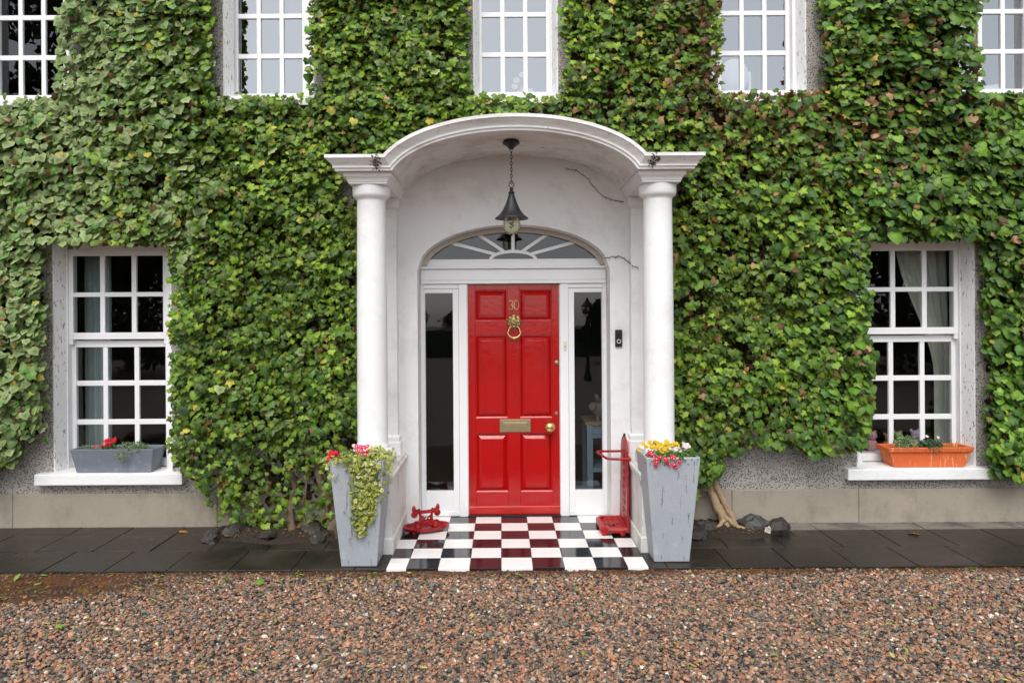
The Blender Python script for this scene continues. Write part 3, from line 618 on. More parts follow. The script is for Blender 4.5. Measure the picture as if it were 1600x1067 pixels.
def grow(root, x0, x1, n, kindf, label):
    x, z, ed = ivy_points(n, x0, x1); n = len(x)
    thin = (z < .80) & (x < -1.2) & (x > -2.75) & (RNG.random(n) < np.where((x > -2.15) & (vnoise(x, z, 5, 91) > .42), .80, .45)); gap = vnoise(x, z, 5, 33) < .19
    k_ = ~(thin | (gap & (RNG.random(n) < .7))); x, z, ed = x[k_], z[k_], ed[k_]; n = len(x)
    t = (.08+.10*vnoise(x, z, 2.2, 41)+.14*vnoise(x, z*1.6, 6, 42)+.09*vnoise(x, z*1.5, 13, 43))*(.45+.55*ed)
    u = RNG.random(n)**.55; y = WY-.012-t*u
    pv, ph, pb = kindf(x, z); r = RNG.random(n)
    kind = np.where(r < pv, 2, np.where(r < pv+ph, 1, 0)); kind = np.where((kind == 0) & (RNG.random(n) < .4), 3, kind); rnd_ = RNG.random(n)
    size = RNG.uniform(.028, .058, n)*(1+.22*(kind == 1)+.22*(kind == 2))*(1+.10*(x > 1.2))*(.8+.35*u)
    size *= np.where(RNG.random(n) < .06, 1.35, 1.)
    lump = (vnoise(x, z, 3, 51)-.5)
    nrm = np.stack([RNG.normal(0, .38, n), -np.ones(n), .42+RNG.normal(0, .34, n)+lump*.3], 1)
    R = frames(nrm, RNG.normal(0, .55, n))
    g = GREENS[RNG.integers(0, len(GREENS), n)]*RNG.uniform(.45, 1.30, (n, 1))*(.8+.5*vnoise(x, z, 1.4, 61))[:, None]
    g = np.where((kind == 1)[:, None], g*np.array([.80, .95, 1.3]), g)
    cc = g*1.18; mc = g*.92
    vg = (kind == 2)[:, None]; pale = np.array([[.42,.48,.20]])*RNG.uniform(.55, 1.1, (n, 1)); grey = np.array([[.13,.22,.06]])*RNG.uniform(.7, 1.25, (n, 1))
    half = RNG.random((n, 1)) < .75
    cc = np.where(vg, grey, cc); mc = np.where(vg & half, pale*.75+grey*.25, np.where(vg, grey*1.05, mc))
    q = RNG.random(n); br = (q < pb)[:, None]; bc = np.array([lin(134,98,62), lin(160,120,78), lin(98,66,42), lin(184,144,104)])[RNG.integers(0, 4, n)]*RNG.uniform(.55, 1.0, (n, 1))
    ye = ((q > .988) & (u > .5))[:, None]; yc = np.array([[.52,.44,.06]])*RNG.uniform(.7, 1.1, (n, 1))
    cc = np.where(br, bc, np.where(ye, yc, cc)); mc = np.where(br, bc*.85, np.where(ye, yc*.9, mc))
    nb = br[:, 0]; size = np.where(nb, size*.9, size)
    R[nb] = frames(np.stack([RNG.normal(0, .8, nb.sum()), -np.ones(nb.sum()), RNG.normal(.1, .8, nb.sum())], 1), RNG.uniform(0, 6.28, nb.sum()))
    pos = np.stack([x, y, z], 1)
    show = size*(u > .78)*(np.abs(x) < 4.45)*(z < 4.55)*(nrm[:, 2] < .9); big = np.argsort(-show)[:300]
    isb = np.zeros(n, bool); isb[big] = True; kind = np.where(((kind == 1) & (rnd_ < .55)) | ((kind == 2) & (rnd_ < .35)), 3, kind); T = {0: IVY, 1: HEART, 2: ROUND, 3: IVY2}
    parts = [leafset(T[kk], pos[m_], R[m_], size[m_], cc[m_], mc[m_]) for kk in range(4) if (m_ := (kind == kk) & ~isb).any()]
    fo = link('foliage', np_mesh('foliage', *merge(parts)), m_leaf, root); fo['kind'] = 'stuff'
    cache = {}
    for i in big:
        sc_ = 'b' if nb[i] else 'y' if ye[i, 0] else int(np.clip(cc[i, 1]*14, 0, 4)); key = (kind[i], sc_)
        if key not in cache:
            V, F, c_ = leafset(T[kind[i]], np.zeros((1, 3)), np.eye(3)[None], np.ones(1), cc[i:i+1], mc[i:i+1]); me_ = np_mesh('leaf', V, F, c_); me_.materials.append(m_leaf); cache[key] = me_
        o = bpy.data.objects.new('leaf', cache[key]); C.objects.link(o); o.parent = root
        Rm = Matrix([list(R[i][a]) for a in range(3)]).to_4x4(); o.location = Vector(pos[i])-root.location
        o.rotation_mode = 'QUATERNION'; o.rotation_quaternion = Rm.to_quaternion(); o.scale = (size[i],)*3
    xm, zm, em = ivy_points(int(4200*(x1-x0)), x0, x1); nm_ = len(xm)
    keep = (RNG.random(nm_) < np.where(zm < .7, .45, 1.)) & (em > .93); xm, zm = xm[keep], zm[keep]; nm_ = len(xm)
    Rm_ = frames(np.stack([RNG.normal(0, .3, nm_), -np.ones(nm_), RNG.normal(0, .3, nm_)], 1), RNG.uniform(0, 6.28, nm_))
    dc = np.array([(.040,.026,.014),(.028,.020,.011),(.055,.034,.018),(.03,.035,.012)])[RNG.integers(0, 4, nm_)]*RNG.uniform(.6, 1.2, (nm_, 1))  # backing leaves: shade of the ivy gaps put into their dark brown colour
    mt = link('shadow_leaf_mat', np_mesh('shadow_leaf_mat', *stamp(SLIM[0]*np.array([2.2, 1, 1]), SLIM[1], np.stack([xm, WY-RNG.uniform(.008, .03, nm_), zm+.04], 1), Rm_, RNG.uniform(.05, .10, nm_), dc)), m_leafmatte, root); mt['kind'] = 'stuff'
    # woody stems against the wall
    b = MB(); rr = random.Random(n)
    for _ in range(int(46*(x1-x0))):
        sx, sz = rr.uniform(x0, x1), rr.uniform(.1, 4.6); pts = []; ang = rr.uniform(-.9, .9)+math.pi/2
        for q_ in range(rr.randint(4, 9)):
            if not ivymask(np.array([sx]), np.array([sz]))[0]: break
            pts.append((sx, WY-.02-rr.uniform(0, .13), sz)); ang += rr.uniform(-.5, .5); sx += .10*math.cos(ang); sz += .10*math.sin(ang)
        if len(pts) > 2: r0 = rr.choice((.003, .003, .004, .006)); b.tube(pts, [r0*(1-.5*q_/len(pts)) for q_ in range(len(pts))], 4)
    b.build('stem', m_twig, root)['kind'] = 'stuff'
m_barkdark = mat('dark_ivy_bark', (.15, .10, .062), .85, .3, 14, [((.06, .04, .025), 16, .52, .64, (1, 1, .25)), ((.26, .20, .14), 25, .56, .75, None)], 1, 30)
def trunk(root, pts, rad):
    rr = random.Random(len(pts)); P_ = [Vector(p) for p in pts]; out = []; ra = []
    for i in range(len(P_)-1):
        for q in range(5):
            f = q/5; out.append(P_[i].lerp(P_[i+1], f)+Vector((rr.uniform(-.006, .006), rr.uniform(-.004, .004), 0))); ra.append((rad[i]*(1-f)+rad[i+1]*f)*rr.uniform(.9, 1.1))
    b = MB(); b.tube(out, ra, 9); b.build('trunk', m_bark if root.location.x > 0 else m_barkdark, root, smooth=60)
ivyL = thing('ivy', (-2.0, 6.3, 0), 'bright green ivy covering the wall left of the porch and above it', 'ivy')
ivyV = thing('ivy', (-4.3, 6.3, .5), 'pale variegated ivy at the far left edge of the house wall', 'ivy')
ivyR = thing('ivy', (1.55, 6.3, 0), 'dark green ivy with brown dead leaves covering the wall right of the porch', 'ivy')
def kL(x, z):
    pv = np.clip((-2.5-x)/1.3, 0, .8)*np.clip((z-2.0)/.6, 0, 1)*(.5+vnoise(x, z, 1.5, 71))
    return pv, np.full(len(x), .08), np.full(len(x), .035)+.06*(z < .6)
def kV(x, z): return np.clip(.75+.3*vnoise(x, z, 2, 72), 0, .97), np.full(len(x), .05), np.full(len(x), .03)
def kR(x, z):
    d = np.exp(-((x-2.3)/1.0)**2-((z-3.55)/.42)**2)*.34+np.exp(-((x-1.7)/.5)**2-((z-4.2)/.5)**2)*.2+np.exp(-((x-3.3)/.6)**2-((z-3.9)/.6)**2)*.12
    return np.full(len(x), .0), np.clip((x-2.0)/1.6, .08, .9), np.clip(d*(.4+1.2*vnoise(x, z, 3.2, 73)), 0, .6)+.045
grow(ivyV, -5.25, -3.62, 13500, kV, 'v'); grow(ivyL, -3.62, .42, 42000, kL, 'l'); grow(ivyR, .42, 5.25, 42000, kR, 'r')
trunk(ivyR, [(1.83,6.20,-.02),(1.76,6.22,.14),(1.69,6.25,.30),(1.64,6.27,.45),(1.62,6.28,.64)], [.060,.044,.037,.034,.028])
trunk(ivyR, [(1.91,6.19,-.02),(1.84,6.21,.13),(1.75,6.23,.30),(1.70,6.24,.44),(1.72,6.26,.62)], [.036,.029,.027,.025,.022])
trunk(ivyR, [(1.66,6.26,.32),(1.58,6.24,.34),(1.52,6.23,.28),(1.45,6.21,.25)], [.018,.013,.010,.008])
trunk(ivyR, [(1.80,6.18,.10),(1.86,6.12,.04),(1.95,6.07,.025),(2.03,6.06,.01)], [.022,.018,.013,.008])
trunk(ivyR, [(1.79,6.18,.08),(1.72,6.12,.04),(1.64,6.07,.02)], [.022,.016,.010])
trunk(ivyR, [(1.60,6.26,.66),(1.80,6.27,.74),(2.05,6.27,.72),(2.3,6.29,.78)], [.012,.010,.008,.006])
trunk(ivyL, [(-1.90,6.16,-.02),(-1.93,6.2,.18),(-1.90,6.22,.36),(-1.92,6.2,.52),(-1.98,6.24,.66)], [.035,.030,.028,.026,.02])
trunk(ivyL, [(-1.42,6.2,.0),(-1.55,6.2,.18),(-1.66,6.2,.40),(-1.72,6.19,.60),(-1.82,6.2,.82),(-1.85,6.25,1.0)], [.05,.04,.034,.03,.03,.02])
trunk(ivyL, [(-1.66,6.12,.02),(-1.62,6.14,.12),(-1.60,6.16,.22),(-1.55,6.18,.30)], [.014,.012,.011,.008])
trunk(ivyL, [(-1.80,6.14,.0),(-1.79,6.14,.25),(-1.78,6.16,.5),(-1.76,6.18,.72)], [.009,.009,.008,.007])
trunk(ivyV, [(-4.9,6.25,.0),(-4.85,6.27,.3),(-4.78,6.29,.6),(-4.7,6.3,.9)], [.03,.026,.022,.018])

# ------------------------------------------------------------------ rocks along the wall foot
def rock(x, y, rx, ry, rz, m_, label, seed):
    rr = random.Random(seed); b = MB(); b.blob((0, 0, 0), (rx*1.15, ry*1.15, rz*1.25), 12, 8, .20, rr); me_ = b.mesh('rock', 25); o = link('rock', me_, m_, loc=(x, y, rz*.55)); o.rotation_euler = (rr.uniform(-.2, .2), rr.uniform(-.2, .2), rr.uniform(0, 3)); tag(o, label, 'rock', 'rocks at the foot of the ivy')
def bed(x0, x1, y0, y1, h):
    V = []; nx, ny = 40, 12; F = []
    for j in range(ny+1):
        for i in range(nx+1):
            u_, v_ = i/nx, j/ny; e = min(1, 5*min(u_, 1-u_))*min(1, 3*v_); x = x0+(x1-x0)*u_; yv = y0+(y1-y0)*v_+.05*math.sin(9*u_)*(1-v_)
            V.append((x, yv, .0005+e*h*(.5+random.random()*.6)-(.006 if e == 0 else 0)))
    for j in range(ny):
        for i in range(nx): F.append((j*(nx+1)+i, j*(nx+1)+i+1, (j+1)*(nx+1)+i+1, (j+1)*(nx+1)+i))
    tag(MB().add(V, F).build('soil_bed', m_soil, smooth=80), kind='structure')
bed(-2.62, -1.33, 5.88, 6.36, .045); bed(1.33, 2.34, 5.92, 6.36, .045)
rock(-1.46, 6.10, .135, .10, .10, m_rockb, 'large rounded brown rock behind the left planter', 1)
rock(-1.72, 6.14, .12, .08, .055, m_rock, 'flat grey rock left of the large brown rock', 2)
rock(-1.63, 5.93, .10, .05, .026, m_slate, 'low flat slate in front of the large brown rock', 3)
rock(-2.06, 6.02, .13, .07, .035, m_rock, 'dark flat stone under the left ivy trunk', 4)
rock(-2.52, 5.98, .12, .06, .04, m_slate, 'dark flat stone at the left end of the left ivy bed', 5)
rock(-2.38, 6.12, .11, .08, .05, m_rock, 'dark stone beneath the lowest left ivy leaves', 6)
rock(1.34, 6.10, .14, .09, .085, m_slate, 'grey stone between the right planter and the ivy trunk', 7)
rock(1.50, 5.98, .12, .07, .045, m_rock, 'low dark stone in front of the right ivy trunk', 8)
rock(1.60, 6.09, .10, .08, .05, m_slate, 'dark stone just left of the right ivy trunk', 9)
rock(2.02, 6.12, .12, .08, .075, m_slate, 'dark grey stone behind the pale quartz stone', 10)
rock(2.13, 6.02, .045, .04, .045, m_rockw, 'small pale quartz stone on the dark stone heap', 11)
rock(2.20, 6.05, .11, .08, .07, m_rock, 'black rough stone at the right end of the stone heap', 12)
def litter(x0, x1, y0, y1, n, z, pal, smin, smax, tm=SLIM):
    pos = np.stack([RNG.uniform(x0, x1, n), RNG.uniform(y0, y1, n), np.full(n, z)+RNG.uniform(0, .012, n)], 1)
    R = frames(np.stack([RNG.normal(0, .25, n), RNG.normal(0, .25, n), np.ones(n)], 1), RNG.uniform(0, 6.28, n)); pal = np.array(pal)
    c_ = pal[RNG.integers(0, len(pal), n)]*RNG.uniform(.6, 1.1, (n, 1)); sz = RNG.uniform(smin, smax, n); s3 = np.stack([sz*RNG.uniform(.3, 1.1, n), sz, sz], 1)
    return stamp(tm[0], tm[1], pos, R, s3, c_)
DRY = [lin(150,120,60), lin(120,84,44), lin(170,160,70), lin(90,66,40)]
tag(link('leaf_litter', np_mesh('leaf_litter', *merge([litter(-2.6, -1.3, 5.92, 6.3, 420, .035, DRY, .012, .035), litter(1.35, 2.3, 5.94, 6.3, 300, .035, DRY, .012, .035), litter(-4.4, 4.4, 5.3, 6.3, 60, .006, DRY, .006, .014)])), m_herb), 'dry leaf litter along the foot of the wall', 'leaf litter', kind='stuff')
YG = [(.42,.44,.07), (.30,.38,.06), (.5,.42,.12)]
tag(link('grass_clippings', np_mesh('grass_clippings', *merge([litter(-4.2, 4.2, 3.4, 5.2, 420, -.008, YG, .02, .06, SLIM), litter(-4.2, 0, 4.9, 5.2, 90, -.012, YG, .02, .055, SLIM), litter(-3.9, 3.9, 3.4, 5.2, 120, -.012, [(.6,.56,.5), (.7,.66,.6)], .006, .013, ROUND)])), m_herb), 'yellow green clippings scattered over the gravel', 'clippings', kind='stuff')
# ------------------------------------------------------------------ fallen leaves
FL = [(-1.57, 5.18, 'pale green fallen leaf on gravel just left of the left planter'), (-1.02, 5.10, 'green fallen leaf on gravel in front of the left planter'), (.0, 5.06, 'upright green fallen leaf on gravel in front of the checkered tiles'),
      (-2.05, 5.06, 'green fallen leaf on gravel below the left ivy bed'), (-1.8, 4.98, 'small green fallen leaf left of the left planter, nearer the camera'), (-2.75, 4.27, 'single green fallen leaf in the open gravel at lower left'),
      (-3.55, 5.12, 'green fallen leaf beside the rusty patch near the path edge'), (-3.42, 4.72, 'green fallen leaf below the rusty moss patch'), (.36, 4.80, 'bright green fallen leaf on gravel right of the middle'),
      (2.55, 4.45, 'green fallen leaf on the gravel at lower right'), (1.72, 4.27, 'small curled green leaf on gravel below the right planter'), (3.24, 5.16, 'upright green leaf by the path edge under the right window')]
for i, (x, y, lb) in enumerate(FL):
    tv, tf = IVY if i % 2 else IVY2; c_ = np.array([[.20,.33,.05]])*RNG.uniform(.7, 1.15); V, F, cc_ = leafset((tv, tf), np.zeros((1,3)), np.eye(3)[None], np.ones(1)*RNG.uniform(.05, .07), c_*1.1, c_*.9)
    o = link('fallen_leaf', np_mesh('fallen_leaf', V, F, cc_), m_leaf, loc=(x, y, GZ+.050)); o.rotation_euler = (random.uniform(.2, .9), random.uniform(-.4, .4), random.uniform(0, 6)); tag(o, lb, 'leaf', 'green leaves fallen on the gravel')
for x, y, lb in ((-2.87, 6.2, 'orange dead leaf on the path below the left window'), (3.28, 5.98, 'orange dead leaf on the path below the right window')):
    c_ = np.array([lin(190,120,50)]); V, F, cc_ = leafset(HEART, np.zeros((1,3)), np.eye(3)[None], np.ones(1)*.075, c_, c_*.8); o = link('fallen_leaf', np_mesh('fallen_leaf', V, F, cc_), m_leaf, loc=(x, y, .016)); o.rotation_euler = (.25, .1, random.uniform(0, 6)); tag(o, lb, 'leaf')

# ------------------------------------------------------------------ planters, troughs and their plants
def ringrect(w_, d_, z): return [(-w_/2, -d_/2, z), (w_/2, -d_/2, z), (w_/2, d_/2, z), (-w_/2, d_/2, z)]
def pot(name, loc, wb, db, wt, dt, h, th, m_, label, cat, rim=None):
    root = thing(name, loc, label, cat); b = MB(); fl = [ringrect(wb, db, 0), ringrect(wt, dt, h)]
    if rim: fl = [ringrect(wb, db, 0), ringrect(wt-.03, dt-.03, h-rim), ringrect(wt, dt, h-rim+.004), ringrect(wt+.008, dt+.008, h)]
    fl += [ringrect(wt-2*th, dt-2*th, h), ringrect(wt-2*th-.02, dt-2*th-.02, h-.10 if h > .3 else h-.06)]
    me_ = b.loft(fl).mesh('body'); o = link('body', me_, m_, root, bevel=.006); o.location = (0, 0, 0)
    zz = h-.05 if h > .3 else h-.03; s_ = MB().loft([ringrect(wt-2*th-.012, dt-2*th-.012, zz-.02), ringrect(wt-2*th-.012, dt-2*th-.012, zz)]).mesh('soil'); o = link('soil', s_, m_soil, root); o.location = (0, 0, 0)
    return root
PLx, PLy, PRx, PRy = -1.164, 5.43, 1.141, 5.487
pot('planter', (PLx, PLy, .002), .262, .262, .40, .40, .785, .022, m_planter, 'tall grey tapered planter left of the tiles with ivy trailing over it', 'planter')
pot('planter', (PRx, PRy, .002), .262, .262, .40, .40, .785, .022, m_planter, 'tall grey tapered planter right of the tiles with yellow flowers', 'planter')
pot('window_box', (-3.52, 6.43, .483), .655, .17, .735, .235, .208, .016, m_trough, 'dark grey tapered trough on the left window sill', 'window box')
wbx = pot('window_box', (3.64, 6.43, .484), .62, .17, .74, .22, .175, .02, m_terra, 'orange terracotta trough on the right window sill', 'window box', rim=.045)
b = MB()
for i in range(26): b.box(-.30+.6*i/25-.006, -.30+.6*i/25+.006, -.101, -.088, .012, .122)
def clump(pos_fn, n, tm, smin, smax, cols, mcols=None, up=.4, spin=.9, out=None):
    p = np.array([pos_fn() for _ in range(n)]); c0 = p.mean(0)
    d = p-c0; nrm = np.stack([d[:, 0]*4+RNG.normal(0, .4, n), d[:, 1]*4-.5+RNG.normal(0, .4, n), up+RNG.normal(0, .35, n)], 1)
    R = frames(nrm, RNG.normal(0, spin, n)); cols = np.array(cols); i = RNG.integers(0, len(cols), n); k_ = RNG.uniform(.65, 1.2, (n, 1)); cc = cols[i]*k_
    mc = (np.array(mcols)[RNG.integers(0, len(mcols), n)]*k_ if mcols is not None else cc*.9)
    return leafset(tm, p, R, RNG.uniform(smin, smax, n), cc, mc)
BL = {}
def blossom(kind, petals, outer, inner, eye, flat=.25):
    parts = []
    for q in range(petals):
        a = 2*math.pi*q/petals; nrm = np.array([[math.sin(a)*flat, -math.cos(a)*flat, 1.]]); n = nrm/np.linalg.norm(nrm)
        v = np.array([[-math.cos(a), -math.sin(a), 0]]); v = v-(v*n).sum()*n; v /= np.linalg.norm(v); u = np.cross(v, n)
        V, F, c_ = leafset(PETAL, np.zeros((1,3)), np.stack([u, v, n], 2), np.ones(1), np.array([inner]), np.array([outer])); parts.append((V, F, c_))
    tv, tf = ROUND; V, F, c_ = leafset((tv*.4, tf), np.array([[0,.16,.06]]), np.eye(3)[None], np.ones(1), np.array([eye]), np.array([eye])); parts.append((V, F, c_))
    me_ = np_mesh(kind, *merge(parts)); me_.materials.append(m_petal); return me_
BL['red'] = blossom('blossom', 6, (.55,.008,.02), (.62,.02,.04), (.5,.04,.03)); BL['pink'] = blossom('blossom', 5, (.62,.02,.10), (.66,.10,.18), (.8,.6,.5))
BL['white'] = blossom('blossom', 9, (.72,.62,.58), (.75,.66,.6), (.6,.4,.2)); BL['yellow'] = blossom('blossom', 7, (.66,.47,.02), (.60,.38,.02), (.5,.25,.02)); BL['redwhite'] = blossom('blossom', 5, (.55,.006,.05), (.60,.05,.10), (.85,.75,.7))
def plant(name, loc, label, cat, leaves, flowers, stems=14, spread=.08):
    root = thing(name, loc, label, cat); L = Vector(loc)
    if leaves: 
        o = link('foliage', np_mesh('foliage', *merge(leaves)), m_herb, root); o.location = (0, 0, 0); o['kind'] = 'stuff'
    rr = random.Random(label); b = MB()
    for _ in range(stems):
        x, y = rr.uniform(-spread, spread), rr.uniform(-.06, .06); b.tube([(x*.5, y*.5, -.03), (x*.8, y*.8, .03), (x, y, rr.uniform(.05, .10))], [.003, .0025, .0015], 4)
    o = b.build('stem', m_stem, root); o.location = (0, 0, 0); o['kind'] = 'stuff'
    for kind, p, sz in flowers:
        o = bpy.data.objects.new('blossom', BL[kind]); C.objects.link(o); o.parent = root; o.location = p; o.scale = (sz,)*3
        o.rotation_euler = (rr.uniform(.5, 1.2), rr.uniform(-.4, .4), rr.uniform(-.5, .5))
    return root
def ell(c, r):
    def f():
        while 1:
            v = RNG.uniform(-1, 1, 3)
            if (v**2).sum() <= 1: return np.array(c)+v*np.array(r)
    return f
GRN = [(.10,.19,.03),(.07,.14,.025),(.15,.24,.05),(.05,.10,.02)]; LIME = [(.27,.31,.03),(.36,.38,.05),(.18,.23,.025)]; CREAM = [(.58,.58,.20),(.46,.48,.12),(.62,.60,.34)]
rr = random.Random(5)
# left planter: pink and red bedding plant with trailing variegated ivy
fl = [('pink', (rr.uniform(-.02, .06), rr.uniform(-.16, -.05), rr.uniform(.07, .14)), .021) for _ in range(16)] + [('red', (rr.uniform(-.21, -.15), rr.uniform(-.18, -.1), rr.uniform(.05, .11)), .019) for _ in range(13)] + [('white', (-.035, -.1, .14), .02), ('pink', (.11, -.08, .085), .018), ('pink', (-.08, -.15, .05), .018)]
plant('bedding_plant', (PLx, PLy, .74), 'red and pink flowering plant at the top of the left planter', 'flowers', [clump(ell((-.05,-.06,.05), (.17,.14,.06)), 420, SLIM, .025, .05, GRN+LIME+[(.20,.10,.05)])], fl, 16, .15)
def trail():
    t = RNG.random()**.9; z = .085-.56*t; w_ = .15*(1-t)**.6+.030; cx = .055+.03*math.sin(5*t)-.005*t
    yf = -.20+.072*max(0, (.04-z)/.78)+RNG.normal(0, .012)-.012
    if z > .04: yf = RNG.uniform(-.2, .0)
    return np.array([cx+RNG.normal(0, .5)*w_*.8, yf, z+RNG.normal(0, .02)])
def trail2():
    t = RNG.random(); return np.array([.08+.16*t+RNG.normal(0, .02), -.10+RNG.normal(0, .05), .10-.05*t*t+RNG.normal(0, .02)])
def trail3(): return np.array([-.19+RNG.normal(0, .03), -.17+RNG.normal(0, .03), .03+RNG.normal(0, .03)-.1*(RNG.random() < .3)])
tv_ = plant('trailing_ivy', (PLx, PLy, .74), 'yellow green variegated ivy trailing down the front of the left planter', 'ivy', [clump(trail, 900, IVY2, .016, .034, LIME+GRN[:1], CREAM+LIME, .3, .8), clump(trail2, 170, IVY2, .016, .030, LIME, CREAM, .5), clump(trail3, 60, IVY2, .016, .03, LIME, CREAM, .5), clump(ell((-.05,-.17,.045), (.17,.06,.045)), 240, IVY2, .016, .03, LIME+GRN[:2], CREAM+LIME, .5)], [], 6, .1)
b = MB()
for i in range(14):
    x = rr.uniform(-.06, .15); L_ = rr.uniform(.3, .58); pts = [(x*.5, -.12, .03), (x*.8, -.19, .065), (x*.9, -.225, .0)] + [(x*(1-.5*q/5)+.03*math.sin(q+i), -.215+.07*(L_*q/5)/.78, -L_*q/5) for q in range(1, 6)]; b.tube(pts, .0018, 4)
o = b.build('vine', m_stem, tv_); o.location = (0, 0, 0); o['kind'] = 'stuff'
# right planter
fl = [('yellow', (rr.gauss(-.05, .07), rr.uniform(-.14, -.02), rr.uniform(.075, .14)), .019) for _ in range(48)]
plant('bedding_plant', (PRx, PRy, .74), 'yellow flowers in the right planter', 'flowers', [clump(ell((-.05,-.07,.045), (.13,.10,.05)), 160, SLIM, .02, .045, GRN)], fl, 14, .1)
fl = [('redwhite', (rr.uniform(-.20, -.12), rr.uniform(-.2, -.12), rr.uniform(.01, .09)), .018) for _ in range(18)] + [('redwhite', (rr.uniform(-.14, .06), -.215+rr.uniform(0, .02), rr.uniform(-.025, .055)), .017) for _ in range(24)]
plant('bedding_plant', (PRx, PRy, .74), 'red and white flowers spilling over the rim of the right planter', 'flowers', [clump(ell((-.08,-.16,.04), (.13,.05,.05)), 190, SLIM, .02, .04, GRN+LIME)], fl, 10, .1)
fl = [('white', (.045+rr.gauss(0, .016), -.10+rr.gauss(0, .02), .085+rr.gauss(0, .010)), .020) for _ in range(8)] + [('white', (.125+rr.gauss(0, .012), -.08+rr.gauss(0, .02), .105+rr.gauss(0, .008)), .020) for _ in range(7)]
plant('bedding_plant', (PRx, PRy, .74), 'pale pink rounded flowers at the right of the right planter', 'flowers', [clump(ell((.09,-.08,.045), (.11,.10,.055)), 420, SLIM, .035, .07, [(.08,.16,.03),(.12,.21,.04),(.06,.12,.025)], None, .9)], fl, 12, .1)
# window troughs
fl = [('red', (rr.gauss(0, .035), rr.uniform(-.05, .03), rr.uniform(.05, .125)), .015) for _ in range(26)]
plant('red_dianthus', (-3.60, 6.40, .655), 'bright red flowers in the grey window trough', 'flowers', [clump(ell((0,0,.05), (.07,.05,.05)), 100, SLIM, .02, .05, GRN+LIME)], fl, 14, .06)
plant('trailing_herb', (-3.36, 6.40, .655), 'grey green trailing herb at the right of the grey window trough', 'plant', [clump(ell((.0,-.03,.045), (.15,.07,.055)), 420, SLIM, .016, .035, [(.14,.20,.08),(.20,.27,.13),(.10,.16,.05)]), clump(ell((-.05,-.13,.0), (.06,.02,.06)), 70, SLIM, .016, .035, [(.14,.20,.08),(.20,.27,.13)])], [], 18, .13)
plant('small_herb', (-3.78, 6.40, .655), 'small pale herb at the left of the grey window trough', 'plant', [clump(ell((0,-.02,.035), (.08,.05,.03)), 130, SLIM, .014, .028, [(.2,.28,.14),(.14,.2,.08)])], [], 8, .06)
plant('fern_herb', (3.45, 6.40, .625), 'pale feathery herb at the left of the terracotta trough', 'plant', [clump(ell((0,-.02,.065), (.11,.07,.075)), 420, SLIM, .014, .04, [(.20,.29,.15),(.26,.34,.20),(.11,.18,.05)])], [], 16, .08)
plant('leafy_carnation', (3.66, 6.40, .625), 'dark blue green spiky plant in the middle of the terracotta trough', 'plant', [clump(ell((0,-.02,.055), (.10,.06,.055)), 330, SLIM, .025, .06, [(.05,.11,.05),(.07,.14,.07),(.03,.07,.03)], None, .9, .4)], [('white', (-.03, -.03, .125), .016), ('white', (.07, -.03, .115), .014)], 14, .08)
plant('moss_herb', (3.84, 6.40, .625), 'low yellow green plant at the right of the terracotta trough', 'plant', [clump(ell((0,-.02,.02), (.09,.06,.025)), 160, SLIM, .012, .024, LIME)], [], 6, .06)

# ------------------------------------------------------------------ boot scraper
BSX, BSY = -.765, 6.17
bs = thing('boot_scraper', (BSX, BSY, .005), 'red cast iron boot scraper on an oval tray beside the left pedestal', 'boot scraper'); bs.rotation_euler = (0, 0, math.radians(20))
def local(o): o.location = (0, 0, 0); return o
b = MB(); b.lathe([(.02, .030), (.75, .026), (.86, .034), (.96, .052), (1.0, .052), (1.0, .044), (.90, .022), (.80, .014), (.02, .014)], 40, (0, 0, 0), .205, .115, cap=False); local(b.build('tray', m_redcast, bs, smooth=50))
b = MB()
for sx in (-1, 1):
    for sy in (-1, 1): b.lathe([(.012, .0), (.014, .008), (.010, .02)], 8, (sx*.12, sy*.055, 0))
local(b.build('foot', m_redcast, bs))
for sx in (-1, 1):
    b = MB(); b.tube([(sx*.085, 0, .026), (sx*.060, 0, .07), (sx*.045, 0, .11), (sx*.055, 0, .16), (sx*.065, 0, .19)], [.026, .017, .012, .012, .015], 8)
    b.tube([(sx*(.085+.028*math.cos(t)), -.012, .062+.028*math.sin(t)) for t in [q*.5 for q in range(12)]], .008, 6); b.tube([(sx*(.035+.02*math.cos(t)), 0, .10+.025*math.sin(t)) for t in [q*.5 for q in range(12)]], .008, 6); b.blob((sx*.075, -.04, .045), (.025, .018, .022), 8, 6)
    local(b.build('bracket', m_redcast, bs, smooth=60))
b = MB(); rg = []
for q in range(13):
    x = -.095+.19*q/12; sag = .018*((q-6)/6)**2; rg.append([(x, -.006, .150), (x, .006, .150), (x, .004, .178+sag), (x, -.004, .178+sag)])
b.loft(rg); local(b.build('blade', m_redcast, bs))
for sx in (-1, 1):
    b = MB(); b.tube([(sx*(.10+.020*math.cos(t)), 0, .148+.020*math.sin(t)) for t in [2*math.pi*q/12 for q in range(12)]], .010, 6, True); b.blob((sx*.10, 0, .148), .013, 8, 6)
    b.tube([(sx*.092, 0, .165), (sx*.112, 0, .19), (sx*.108, 0, .212), (sx*.098, 0, .222)], [.012, .012, .010, .006], 7); b.blob((sx*.10, 0, .20), .014, 8, 6); local(b.build('scroll', m_redcast, bs, smooth=60))
b = MB()
for q in range(7): b.blob((-.048+.016*q, -.006, .062+.018*math.cos(q-3)*.8), (.012, .012, .014), 8, 6)
b.box(-.05, .05, -.005, .005, .06, .10); local(b.build('openwork', m_redcast, bs, smooth=60))
